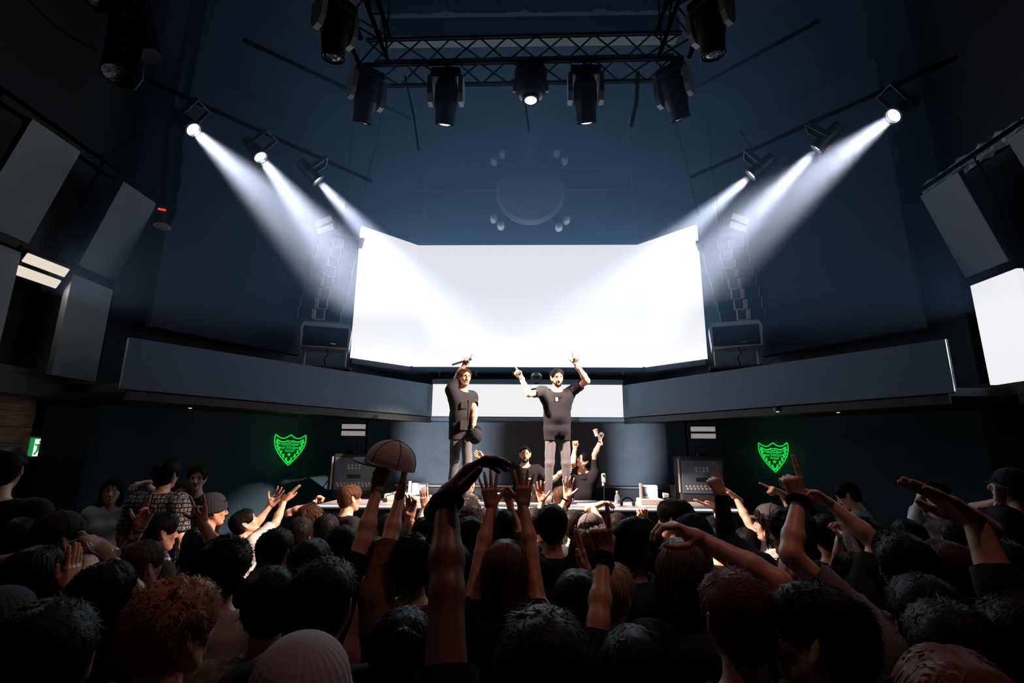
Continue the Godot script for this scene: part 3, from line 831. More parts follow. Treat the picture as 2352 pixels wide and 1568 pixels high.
		part(t, "post", box(Vector3(0.03, 0.26, 0.03), 0.004), pm, pos(Vector3(-0.12, 0.13, 0.02)))
		part(t, "warning_sticker", prism(PackedVector2Array([Vector2(-0.015, -0.012), Vector2(0.015, -0.012), Vector2(0, 0.015)]), 0.003), mat("sticker_yellow", Color(0.75, 0.5, 0.06), 0.5), pos(Vector3(0.03, 0.12, 0.019)))
	# gooseneck lamp on the right
	for q in [[1527, 1137, -1.0, "bright little clip lamp on a bent arm at the right of the table"], [914, 1133, 1.0, "bright little clip lamp on a bent arm at the left of the table"]]:
		var lp := at(q[0], q[1], 6.8)
		var dir: float = q[2]
		var t := thing("clip_lamp", q[3], "lamp", pos(Vector3(lp.x, top, -6.8)), "clip lamps on the DJ table")
		var hy := lp.y - top
		part(t, "arm", tube([Vector3(-dir * 0.16, 0, 0), Vector3(-dir * 0.15, hy - 0.03, 0), Vector3(-dir * 0.03, hy + 0.0, 0)], 0.006, 6), M.chrome)
		part(t, "clip", box(Vector3(0.05, 0.05, 0.04), 0.006), M.black_plastic, pos(Vector3(-dir * 0.16, 0.025, 0)))
		part(t, "shade", lathe([Vector2(0, -0.05), Vector2(0.022, -0.045), Vector2(0.034, 0.02), Vector2(0.030, 0.02), Vector2(0.0, -0.03)], 18, Transform3D(Basis(Vector3.BACK, -dir * PI / 2), Vector3.ZERO)), M.white_plastic, pos(Vector3(0, hy, 0)))
		part(t, "bulb", lathe([Vector2(0, 0.022), Vector2(0.018, 0.016), Vector2(0.026, 0.0)], 14, Transform3D(Basis(Vector3.BACK, -dir * PI / 2), Vector3.ZERO)), M.beam_lens, pos(Vector3(0, hy, 0)))
		spot(t, aim(Vector3(dir * 0.04, hy + 0.01, -0.01), Vector3(dir * 0.75, hy + 0.55, -2.3)), 36.0, 5.0, Color(0.85, 0.94, 1.0), 0.03)
	# camera on a slim pole
	var mp := at(1387, 1150, 6.62)
	var mic := thing("recording_stand", "pale pocket camera on a slim white pole at the table", "camera", pos(Vector3(mp.x, top, -6.62)))
	part(mic, "foot", lathe([Vector2(0, 0.02), Vector2(0.05, 0.018), Vector2(0.055, 0.0)], 20), M.black_plastic)
	part(mic, "pole", tube([Vector3(0, 0.01, 0), Vector3(0, 0.24, 0)], 0.009, 10), M.white_plastic)
	part(mic, "joint", lathe([Vector2(0, 0.0), Vector2(0.016, 0.005), Vector2(0.018, 0.03), Vector2(0.010, 0.05), Vector2(0, 0.05)], 14), M.grey_plastic, pos(Vector3(0, 0.235, 0)))
	part(mic, "camera_body", box(Vector3(0.05, 0.11, 0.035), 0.01), M.white_plastic, pos(Vector3(0.006, 0.335, 0)))
	part(mic, "lens", lathe([Vector2(0, 0.012), Vector2(0.012, 0.01), Vector2(0.014, 0.0)], 14, Transform3D(Basis(Vector3.RIGHT, PI / 2), Vector3.ZERO)), M.glass_dark, pos(Vector3(0.006, 0.365, 0.018)))
	# bottle, headphones, papers
	var clear := mat("clear_plastic", Color(0.85, 0.9, 0.93), 0.05)
	clear.albedo_color.a = 0.22
	clear.transparency = BaseMaterial3D.TRANSPARENCY_ALPHA
	var bp := at(1418, 1150, 6.55)
	var bt := thing("water_bottle", "small clear water bottle with a blue label on the table", "bottle", pos(Vector3(bp.x, top, -6.55)))
	part(bt, "bottle", lathe([Vector2(0, 0.0), Vector2(0.028, 0.002), Vector2(0.032, 0.012), Vector2(0.032, 0.10), Vector2(0.028, 0.125), Vector2(0.013, 0.148), Vector2(0.012, 0.163), Vector2(0, 0.163)], 20), clear)
	part(bt, "cap", lathe([Vector2(0, 0.184), Vector2(0.014, 0.183), Vector2(0.0145, 0.162), Vector2(0, 0.162)], 16), M.white_plastic)
	part(bt, "label_band", lathe([Vector2(0.0328, 0.035), Vector2(0.0328, 0.085)], 20), mat("label_blue", Color(0.25, 0.42, 0.7), 0.5))
	var hp := at(1441, 1152, 6.6)
	var head := thing("headphones", "dark headphones lying beside the water bottle", "headphones", pos(Vector3(hp.x, top, -6.6)))
	var arc := []
	for i in 15:
		var a := PI * i / 14.0
		arc.append(Vector3(cos(a) * 0.075, 0.02 + sin(a) * 0.085, sin(a) * 0.03))
	part(head, "headband", tube(arc, 0.008, 8), M.chrome)
	for s in [-1.0, 1.0]:
		part(head, "ear_cup", lathe([Vector2(0, 0.02), Vector2(0.03, 0.016), Vector2(0.036, 0.0), Vector2(0.03, -0.016), Vector2(0, -0.02)], 18), M.black_plastic, pos(Vector3(s * 0.075, 0.036, 0), 0, 0, PI / 2))
	var sh := at(1500, 1158, 6.6)
	tag(part(self, "paper_sheet", box(Vector3(0.3, 0.004, 0.2), 0.001), M.white_plastic, pos(Vector3(sh.x, top + 0.002, -6.62), 0.25)), "white sheet of paper lying at the right of the table", "paper")
	# aisle lamps under the gallery
	for d: Array in [[52, 897, "small lit downlight above the plank wall"], [437, 936, "small lit downlight under the left gallery"], [1786, 944, "small lit downlight under the right gallery near the booth"], [1925, 946, "small lit downlight under the right gallery near the aisle"]]:
		var dp := at_h(d[0], d[1], 2.49 if d[0] > 100 else 2.505)
		var t := thing("downlight", d[2], "lamp", pos(dp), "downlights under the galleries")
		var plank: bool = d[0] < 100
		part(t, "housing", lathe([Vector2(0, 0.04), Vector2(0.04, 0.04), Vector2(0.045, 0.0), Vector2(0.035, -0.004), Vector2(0, 0.01)], 18), M.black_metal)
		part(t, "bulb", lathe([Vector2(0, -0.012), Vector2(0.016, -0.008), Vector2(0.022, 0.004)], 14), M.small_lens)
		part(t, "stem", tube([Vector3(0, 0.035, 0), Vector3(0, 0.052, 0)], 0.012, 8), M.black_metal)
		spot(t, aim(Vector3(0, -0.03, 0), Vector3(-1.3, -0.45, -0.5) if plank else Vector3(0, -1.0, 0.05)), 62.0 if plank else 38.0, 2.0 if plank else 0.35, WARM, 0.03)

# ---------------------------------------------------------------- signs

func letters(parent: Node, text: String, size: float, xf: Transform3D, m: Material, slant := 0.0, serif := true) -> MeshInstance3D:
	var f := SystemFont.new()
	f.font_names = PackedStringArray(["Droid Serif" if serif else "Droid Sans"])
	var v := FontVariation.new()
	v.base_font = f
	v.variation_transform = Transform2D(Vector2(1, 0), Vector2(slant, 1), Vector2.ZERO)
	var t := TextMesh.new()
	t.font = v
	t.text = text
	t.font_size = 48
	t.pixel_size = size / 48.0
	t.depth = 0.006
	return part(parent, "lettering", t, m, xf)

func shield(label: String, p: Vector3, yaw: float, size: float) -> void:
	var t := thing("shield_sign", label, "neon sign", pos(p, yaw).scaled_local(Vector3.ONE * size), "green neon shields under the gallery")
	var out := []
	for i in 13:                                   # scalloped top
		var u := i / 12.0
		out.append(Vector3(-0.235 + 0.235 * u, 0.25 - 0.062 * sin(u * PI), 0))
	for i in range(1, 13):
		var u := i / 12.0
		out.append(Vector3(0.235 * u, 0.25 - 0.062 * sin(u * PI), 0))
	for i in range(1, 21):
		var u := i / 20.0
		out.append(Vector3(0.235 * cos(u * PI / 2) + 0.035 * sin(u * PI), 0.25 - 0.5 * pow(u, 1.02) + 0.0, 0))
	for i in range(1, 20):
		var u := 1.0 - i / 20.0
		out.append(Vector3(-0.235 * cos(u * PI / 2) - 0.035 * sin(u * PI), 0.25 - 0.5 * pow(u, 1.02), 0))
	var poly := PackedVector2Array()
	for v in out:
		poly.append(Vector2(v.x, v.y) * 1.01)
	part(t, "backing", prism(poly, 0.012), M.black_metal, pos(Vector3(0, 0, -0.03)))
	part(t, "neon_outline", tube(out, 0.0085, 8, true), M.neon_green)
	for r in 2:                                     # the ribbon
		for s in [-1.0, 1.0]:
			var rib := []
			for i in 13:
				var u := i / 12.0
				rib.append(Vector3(s * (0.03 + 0.18 * u), 0.155 - 0.035 * sin(u * PI) + 0.02 * u - 0.035 * r, 0))
			part(t, "ribbon", tube(rib, 0.011 if r == 0 else 0.005, 6), M.neon_green)
	part(t, "ribbon_knot", tube(circle(0.022, 14), 0.006, 6, true), M.neon_green, pos(Vector3(0, 0.13, 0)))
	var leaf := PackedVector2Array([Vector2(-0.026, 0), Vector2(-0.012, 0.012), Vector2(0.004, 0.015), Vector2(0.026, 0.003), Vector2(0.008, -0.012), Vector2(-0.012, -0.011)])
	var lm := prism(leaf, 0.006)
	for s in [-1.0, 1.0]:
		for i in 13:
			var u := 0.22 + 0.70 * i / 12.0
			var c := Vector3(s * (0.235 * cos(u * PI / 2) + 0.035 * sin(u * PI) - 0.042), 0.25 - 0.5 * u + 0.012, 0)
			part(t, "leaf", lm, M.neon_green, pos(c + Vector3(s * 0.010 * (1 if i % 2 else -1), 0, 0), 0, 0, s * (-0.5 - 0.5 * u) + (1.1 if i % 2 else -0.4)))
	part(t, "stem_cross", tube([Vector3(-0.04, -0.205, 0), Vector3(0.04, -0.175, 0)], 0.004, 6), M.neon_green)
	part(t, "stem_cross", tube([Vector3(0.04, -0.205, 0), Vector3(-0.04, -0.175, 0)], 0.004, 6), M.neon_green)
	letters(t, "Champagne", 0.048, pos(Vector3(0, 0.085, 0)), M.neon_green, 0.2)
	letters(t, "Dom Pérignon", 0.058, pos(Vector3(0, 0.035, 0)), M.neon_green, 0.2)
	letters(t, "Vintage", 0.042, pos(Vector3(0, -0.015, 0)), M.neon_green, 0.2)
	var star := PackedVector2Array()
	for i in 10:
		var a := PI / 2 + TAU * i / 10.0
		star.append(Vector2(cos(a), sin(a)) * (0.035 if i % 2 == 0 else 0.014))
	part(t, "star", prism(star, 0.006), M.neon_green, pos(Vector3(0, -0.075, 0)))
	var l := OmniLight3D.new()
	l.name = "neon_light"
	l.position = Vector3(0, 0, 0.12)
	l.light_color = Color(0.03, 1.0, 0.2).linear_to_srgb()
	l.light_energy = 0.012
	l.light_size = 0.1
	l.omni_range = 20.0
	l.omni_attenuation = 2.0
	l.shadow_enabled = true
	t.add_child(l, true)

func signs() -> void:
	shield("green neon shield sign with lettering on the left lower wall", at(665, 1033, 7.86), 0.6, 0.92)
	shield("green neon shield sign with lettering on the right lower wall", at(1778, 1050, 7.86), -0.8, 0.86)
	# the emergency exit sign: a running figure in a lit doorway
	var t := thing("exit_sign", "lit green exit sign with a running figure on the plank wall", "exit sign", Transform3D(Basis(Vector3.UP, PI / 2), Vector3(-5.50, at(98, 1027, 5.72).y, -5.72)))
	part(t, "housing", box(Vector3(0.22, 0.22, 0.10), 0.008), M.grey_plastic, pos(Vector3(0, 0.01, -0.06)))
	part(t, "green_face", box(Vector3(0.20, 0.20, 0.01)), M.exit_green)
	part(t, "doorway", prism(PackedVector2Array([Vector2(-0.055, -0.098), Vector2(0.06, -0.098), Vector2(0.06, 0.09), Vector2(-0.055, 0.09)]), 0.004), M.exit_white, pos(Vector3(0, 0, 0.007)))
	var fig := begin()
	add_lathe(fig, [Vector2(0, 0.003), Vector2(0.013, 0.003), Vector2(0.013, -0.003)], 14, Transform3D(Basis(Vector3.RIGHT, PI / 2), Vector3(0.005, 0.062, 0)))
	for limb in [[Vector2(0, 0.035), Vector2(-0.01, -0.015), 0.016], [Vector2(0, 0.035), Vector2(-0.035, 0.02), 0.008], [Vector2(-0.035, 0.02), Vector2(-0.055, 0.032), 0.007], [Vector2(0.0, 0.035), Vector2(0.028, 0.012), 0.008], [Vector2(0.028, 0.012), Vector2(0.035, -0.008), 0.007], [Vector2(-0.01, -0.015), Vector2(-0.02, -0.05), 0.010], [Vector2(-0.02, -0.05), Vector2(-0.045, -0.08), 0.008], [Vector2(-0.006, -0.015), Vector2(0.022, -0.035), 0.010], [Vector2(0.022, -0.035), Vector2(0.045, -0.03), 0.008]]:
		var a: Vector2 = limb[0]
		var b: Vector2 = limb[1]
		var n := (b - a).orthogonal().normalized() * float(limb[2])
		add_prism(fig, PackedVector2Array([a + n, b + n, b - n, a - n]), 0.004)
	part(t, "running_figure", fig.commit(), M.exit_green, pos(Vector3(0, 0, 0.012)))

# ---------------------------------------------------------------- smoke

func fog(called: String, label: String, p: Vector3, size: Vector3, density: float, c: Color, ball := true) -> void:
	var v := FogVolume.new()
	v.name = numbered(called)
	v.shape = RenderingServer.FOG_VOLUME_SHAPE_ELLIPSOID if ball else RenderingServer.FOG_VOLUME_SHAPE_BOX
	v.size = size
	v.position = p
	var m := FogMaterial.new()
	m.density = density
	m.albedo = c.linear_to_srgb()
	v.material = m
	v.set_meta("kind", "stuff")
	v.set_meta("label", label)
	v.set_meta("category", "haze")
	add_child(v)

func haze() -> void:
	fog("stage_haze", "thin bluish haze hanging over the stage and through the beams", Vector3(CX, 5.9, -6.45), Vector3(8.4, 5.2, 4.85), HAZE, Color(0.32, 0.55, 0.94), false)

# ---------------------------------------------------------------- people: one smooth surface round a skeleton

# bone: [from, to, radius there, radius here, kind, blend]; a negative radius carves
const TORSO := 0
const UPPER := 1
const FORE := 2
const LEG := 3
const FOOT := 4
const NECK := 5

func nets(bones: Array, h: float, k0: float) -> Dictionary:
	var lo := Vector3(1e9, 1e9, 1e9)
	var hi := -lo
	for b in bones:
		for e in 2:
			var r: float = b[2 + e]
			if r > 0.0:
				lo = lo.min(b[e] - Vector3.ONE * (r + 2.5 * h))
				hi = hi.max(b[e] + Vector3.ONE * (r + 2.5 * h))
	var nx := int((hi.x - lo.x) / h) + 2
	var ny := int((hi.y - lo.y) / h) + 2
	var nz := int((hi.z - lo.z) / h) + 2
	var f := PackedFloat32Array()
	f.resize(nx * ny * nz)
	f.fill(1.0)
	var own := PackedByteArray()
	own.resize(nx * ny * nz)
	for bi in bones.size():
		var B: Array = bones[bi]
		var a: Vector3 = B[0] - lo
		var ba: Vector3 = B[1] - B[0]
		var ra: float = absf(B[2])
		var dr: float = absf(B[3]) - ra
		var neg: bool = B[2] < 0.0
		var k: float = B[5] if B.size() > 5 else k0
		var inv := 1.0 / maxf(ba.length_squared(), 1e-9)
		var pad := k + 2.5 * h
		var reach := maxf(ra, ra + dr) + pad
		var mn := (a.min(a + ba) - Vector3.ONE * reach) / h
		var mx := (a.max(a + ba) + Vector3.ONE * reach) / h
		var x0 := maxi(0, int(mn.x))
		var x1 := mini(nx - 1, int(mx.x) + 1)
		var ax := a.x
		var ay := a.y
		var az := a.z
		var bx := ba.x
		var by := ba.y
		var bz := ba.z
		for z in range(maxi(0, int(mn.z)), mini(nz - 1, int(mx.z) + 1) + 1):
			var pz := z * h - az
			for y in range(maxi(0, int(mn.y)), mini(ny - 1, int(mx.y) + 1) + 1):
				var py := y * h - ay
				var row := (z * ny + y) * nx
				var dyz := py * by + pz * bz
				for x in range(x0, x1 + 1):
					var px := x * h - ax
					var t := clampf((px * bx + dyz) * inv, 0.0, 1.0)
					var ex := px - bx * t
					var ey := py - by * t
					var ez := pz - bz * t
					var d := sqrt(ex * ex + ey * ey + ez * ez) - ra - dr * t
					if d > pad:
						continue
					var i := row + x
					var g := f[i]
					if neg:
						d = -d
						var e2 := k - absf(d - g)
						f[i] = maxf(d, g) + (e2 * e2 * 0.25 / k if e2 > 0.0 else 0.0)
						continue
					if d < g:
						own[i] = bi
					var e := k - absf(d - g)
					f[i] = minf(d, g) - (e * e * 0.25 / k if e > 0.0 else 0.0)
	var map := PackedInt32Array()
	map.resize(nx * ny * nz)
	map.fill(-1)
	var V := PackedVector3Array()
	var N := PackedVector3Array()
	var O := PackedByteArray()
	var I := PackedInt32Array()
	var lim := 2.0 * h
	var sy := nx
	var sz := nx * ny
	for z in nz - 1:
		for y in ny - 1:
			var row := (z * ny + y) * nx
			for x in nx - 1:
				var i := row + x
				var c0 := f[i]
				if c0 > lim or c0 < -lim:
					continue
				var c1 := f[i + 1]
				var c2 := f[i + sy]
				var c3 := f[i + sy + 1]
				var c4 := f[i + sz]
				var c5 := f[i + sz + 1]
				var c6 := f[i + sz + sy]
				var c7 := f[i + sz + sy + 1]
				var s := int(c0 < 0.0) + int(c1 < 0.0) + int(c2 < 0.0) + int(c3 < 0.0) + int(c4 < 0.0) + int(c5 < 0.0) + int(c6 < 0.0) + int(c7 < 0.0)
				if s == 0 or s == 8:
					continue
				var p := Vector3.ZERO
				var n := 0
				if (c0 < 0.0) != (c1 < 0.0):
					p += Vector3(c0 / (c0 - c1), 0, 0)
					n += 1
				if (c2 < 0.0) != (c3 < 0.0):
					p += Vector3(c2 / (c2 - c3), 1, 0)
					n += 1
				if (c4 < 0.0) != (c5 < 0.0):
					p += Vector3(c4 / (c4 - c5), 0, 1)
					n += 1
				if (c6 < 0.0) != (c7 < 0.0):
					p += Vector3(c6 / (c6 - c7), 1, 1)
					n += 1
				if (c0 < 0.0) != (c2 < 0.0):
					p += Vector3(0, c0 / (c0 - c2), 0)
					n += 1
				if (c1 < 0.0) != (c3 < 0.0):
					p += Vector3(1, c1 / (c1 - c3), 0)
					n += 1
				if (c4 < 0.0) != (c6 < 0.0):
					p += Vector3(0, c4 / (c4 - c6), 1)
					n += 1
				if (c5 < 0.0) != (c7 < 0.0):
					p += Vector3(1, c5 / (c5 - c7), 1)
					n += 1
				if (c0 < 0.0) != (c4 < 0.0):
					p += Vector3(0, 0, c0 / (c0 - c4))
					n += 1
				if (c1 < 0.0) != (c5 < 0.0):
					p += Vector3(1, 0, c1 / (c1 - c5))
					n += 1
				if (c2 < 0.0) != (c6 < 0.0):
					p += Vector3(0, 1, c2 / (c2 - c6))
					n += 1
				if (c3 < 0.0) != (c7 < 0.0):
					p += Vector3(1, 1, c3 / (c3 - c7))
					n += 1
				map[i] = V.size()
				V.append(lo + (Vector3(x, y, z) + p / n) * h)
				N.append(Vector3(c1 + c3 + c5 + c7 - c0 - c2 - c4 - c6, c2 + c3 + c6 + c7 - c0 - c1 - c4 - c5, c4 + c5 + c6 + c7 - c0 - c1 - c2 - c3).normalized())
				O.append(own[i])
				if x == 0 or y == 0 or z == 0:
					continue
				for ax in 3:
					var other := c1 if ax == 0 else (c2 if ax == 1 else c4)
					if (c0 < 0.0) == (other < 0.0):
						continue
					var u := sy if ax == 0 else (sz if ax == 1 else 1)
					var w := sz if ax == 0 else (1 if ax == 1 else sy)
					var qa := map[i]
					var qb := map[i - u]
					var qc := map[i - u - w]
					var qd := map[i - w]
					if qb < 0 or qc < 0 or qd < 0:
						continue
					if c0 < 0.0:
						I.append_array([qa, qd, qc, qa, qc, qb])
					else:
						I.append_array([qa, qc, qd, qa, qb, qc])
	return {"v": V, "n": N, "o": O, "i": I}

func arrays_mesh(d: Dictionary) -> ArrayMesh:
	var a := []
	a.resize(Mesh.ARRAY_MAX)
	a[Mesh.ARRAY_VERTEX] = d.v
	a[Mesh.ARRAY_NORMAL] = d.n
	a[Mesh.ARRAY_INDEX] = d.i
	var m := ArrayMesh.new()
	m.add_surface_from_arrays(Mesh.PRIMITIVE_TRIANGLES, a)
	return m

func join(d: Dictionary, e: Dictionary, xf: Transform3D) -> void:     # adds e, moved by xf, to d
	var base: int = d.v.size()
	var flip := xf.basis.determinant() < 0.0
	d.v.append_array(xf * (e.v as PackedVector3Array))
	var nb := xf.basis.orthonormalized() if not flip else xf.basis
	var nn := PackedVector3Array()
	for n: Vector3 in e.n:
		nn.append((nb * n).normalized())
	d.n.append_array(nn)
	var ii := PackedInt32Array()
	var src: PackedInt32Array = e.i
	for t in range(0, src.size(), 3):
		ii.append(base + src[t])
		ii.append(base + src[t + (2 if flip else 1)])
		ii.append(base + src[t + (1 if flip else 2)])
	d.i.append_array(ii)

# a left hand: wrist at the origin, fingers along +y, palm towards -z, thumb on +x
const FX := [0.031, 0.0105, -0.0105, -0.030]
const FL := [[0.044, 0.026, 0.021], [0.049, 0.030, 0.022], [0.045, 0.028, 0.021], [0.035, 0.021, 0.019]]
const HANDS := {
	"open": [[5, 8, 5], [3, 6, 5], [4, 8, 5], [6, 10, 6], [14, 4, -5, -16], "out"],
	"flat": [[4, 4, 3], [2, 4, 3], [3, 4, 3], [6, 6, 4], [2, 0, -1, -3], "near"],
	"point": [[2, 4, 2], [78, 92, 50], [82, 92, 50], [84, 90, 50], [2, 0, 0, 0], "fold"],
	"horns": [[5, 6, 4], [80, 92, 55], [82, 92, 55], [8, 8, 5], [6, 0, 0, -10], "out"],
	"fist": [[72, 90, 45], [78, 92, 50], [80, 92, 50], [82, 88, 50], [0, 0, 0, 0], "fold"],
	"grip": [[52, 62, 35], [55, 65, 35], [57, 65, 35], [60, 62, 35], [2, 0, 0, -2], "wrap"],
	"relax": [[22, 28, 16], [25, 32, 18], [30, 35, 20], [34, 36, 20], [5, 1, -2, -6], "near"],
	"claw": [[28, 42, 26], [26, 46, 28], [30, 46, 28], [34, 44, 28], [7, 2, -3, -9], "under"],
	"three": [[4, 6, 4], [2, 5, 4], [38, 50, 30], [14, 20, 12], [-2, 2, 2, -22], "out"],
	"gun": [[2, 4, 2], [78, 92, 50], [82, 92, 50], [84, 90, 50], [2, 0, 0, 0], "out"],
	"thumb": [[70, 88, 45], [76, 90, 50], [78, 90, 50], [80, 86, 50], [0, 0, 0, 0], "up"],
}
var hand_cache := {}

func hand(pose: String, h: float) -> Dictionary:
	var key := "%s%.4f" % [pose, h]
	if hand_cache.has(key):
		return hand_cache[key]
	var P: Array = HANDS[pose]
	var b := []
	b.append([Vector3(0, -0.045, 0), Vector3(0, 0.012, 0), 0.026, 0.025, 0, 0.012])
	b.append([Vector3(0.012, -0.03, 0), Vector3(0.014, 0.012, 0), 0.021, 0.020, 0, 0.012])
	for i in 4:
		b.append([Vector3(FX[i] * 0.55, 0.014, 0), Vector3(FX[i], 0.084, 0.003 * (1.0 if i == 1 or i == 2 else 0.0)), 0.0165, 0.0125, 0, 0.012])
	b.append([Vector3(0.022, 0.022, -0.008), Vector3(0.030, 0.052, -0.012), 0.016, 0.014, 0, 0.012])
	for i in 4:
		var p := Vector3(FX[i], 0.086, 0.0)
		var bend := 0.0
		var side := deg_to_rad(-P[4][i])
		var r := 0.0098 if i < 3 else 0.0085
		for j in 3:
			bend += deg_to_rad(P[i][j])
			var dir := Basis(Vector3.BACK, side) * (Basis(Vector3.RIGHT, -bend) * Vector3.UP)
			var q: Vector3 = p + dir * float(FL[i][j])
			b.append([p, q, r, r * 0.92, 0, 0.005 if j == 0 else 0.0035])
			p = q
			r *= 0.92
	var th := {
		"out": [Vector3(0.030, 0.024, -0.012), Vector3(0.053, 0.046, -0.020), Vector3(0.074, 0.066, -0.024), Vector3(0.088, 0.086, -0.024)],
		"near": [Vector3(0.028, 0.024, -0.012), Vector3(0.045, 0.052, -0.020), Vector3(0.053, 0.080, -0.022), Vector3(0.055, 0.102, -0.022)],
		"fold": [Vector3(0.026, 0.026, -0.014), Vector3(0.044, 0.052, -0.030), Vector3(0.030, 0.074, -0.046), Vector3(0.008, 0.084, -0.050)],
		"wrap": [Vector3(0.026, 0.026, -0.016), Vector3(0.044, 0.046, -0.036), Vector3(0.034, 0.066, -0.058), Vector3(0.016, 0.076, -0.066)],
		"under": [Vector3(0.026, 0.022, -0.016), Vector3(0.040, 0.044, -0.040), Vector3(0.042, 0.074, -0.058), Vector3(0.038, 0.098, -0.066)],
		"up": [Vector3(0.030, 0.026, -0.010), Vector3(0.056, 0.046, -0.014), Vector3(0.080, 0.052, -0.014), Vector3(0.104, 0.054, -0.010)],
	}
	var T: Array = th[P[5]]
	b.append([T[0], T[1], 0.0145, 0.0120, 0, 0.010])
	b.append([T[1], T[2], 0.0118, 0.0108, 0, 0.004])
	b.append([T[2], T[3], 0.0108, 0.0085, 0, 0.003])
	hand_cache[key] = nets(b, h, 0.006)
	return hand_cache[key]

# a head: centre of the skull at the origin, face towards -z, chin at y = -0.115
var head_cache := {}

func head_shape(h: float) -> Dictionary:
	if head_cache.has(h):
		return head_cache[h]
	var b := [
		[Vector3(0, 0.038, 0.034), Vector3(0, 0.042, -0.022), 0.079, 0.077, 0, 0.02],
		[Vector3(0, 0.0, 0.030), Vector3(0, 0.01, -0.02), 0.070, 0.072, 0, 0.02],
		[Vector3(0, -0.01, -0.030), Vector3(0, -0.055, -0.040), 0.060, 0.046, 0, 0.02],
		[Vector3(0, -0.060, -0.048), Vector3(0, -0.094, -0.066), 0.040, 0.019, 0, 0.02],
		[Vector3(0, -0.165, 0.018), Vector3(0, -0.04, 0.012), 0.054, 0.052, 0, 0.02],
	]
	for s in [-1.0, 1.0]:
		b.append([Vector3(s * 0.050, -0.030, -0.002), Vector3(s * 0.020, -0.090, -0.056), 0.026, 0.018, 0, 0.02])
		b.append([Vector3(s * 0.040, -0.012, -0.058), Vector3(s * 0.030, -0.035, -0.066), 0.024, 0.020, 0, 0.016])
		b.append([Vector3(s * 0.010, 0.024, -0.088), Vector3(s * 0.042, 0.024, -0.074), 0.012, 0.011, 0, 0.010])
		b.append([Vector3(s * 0.031, 0.004, -0.108), Vector3(s * 0.033, 0.004, -0.108), -0.023, -0.022, 0, 0.010])
		b.append([Vector3(s * 0.030, 0.004, -0.0745), Vector3(s * 0.033, 0.003, -0.0725), 0.0135, 0.0135, 0, 0.003])
		b.append([Vector3(s * 0.076, 0.020, 0.018), Vector3(s * 0.082, 0.026, 0.024), 0.010, 0.009, 0, 0.006])
		b.append([Vector3(s * 0.083, 0.024, 0.026), Vector3(s * 0.080, -0.018, 0.012), 0.008, 0.007, 0, 0.005])
		b.append([Vector3(s * 0.076, 0.010, 0.010), Vector3(s * 0.076, -0.022, 0.006), 0.009, 0.008, 0, 0.006])
		b.append([Vector3(s * 0.011, -0.031, -0.100), Vector3(s * 0.010, -0.030, -0.096), 0.0085, 0.0085, 0, 0.005])
	b.append([Vector3(0, 0.016, -0.092), Vector3(0, -0.026, -0.114), 0.0085, 0.0115, 0, 0.010])
	b.append([Vector3(-0.018, -0.057, -0.090), Vector3(0.018, -0.057, -0.090), 0.0075, 0.0075, 0, 0.004])
	b.append([Vector3(-0.015, -0.069, -0.090), Vector3(0.015, -0.069, -0.090), 0.0082, 0.0082, 0, 0.004])
	b.append([Vector3(-0.006, -0.093, -0.082), Vector3(0.006, -0.093, -0.082), 0.013, 0.013, 0, 0.012])
	head_cache[h] = nets(b, h, 0.012)
	return head_cache[h]

# ---- hair and headgear, in the head's own space; every style is built once and shared

var hair_cache := {}

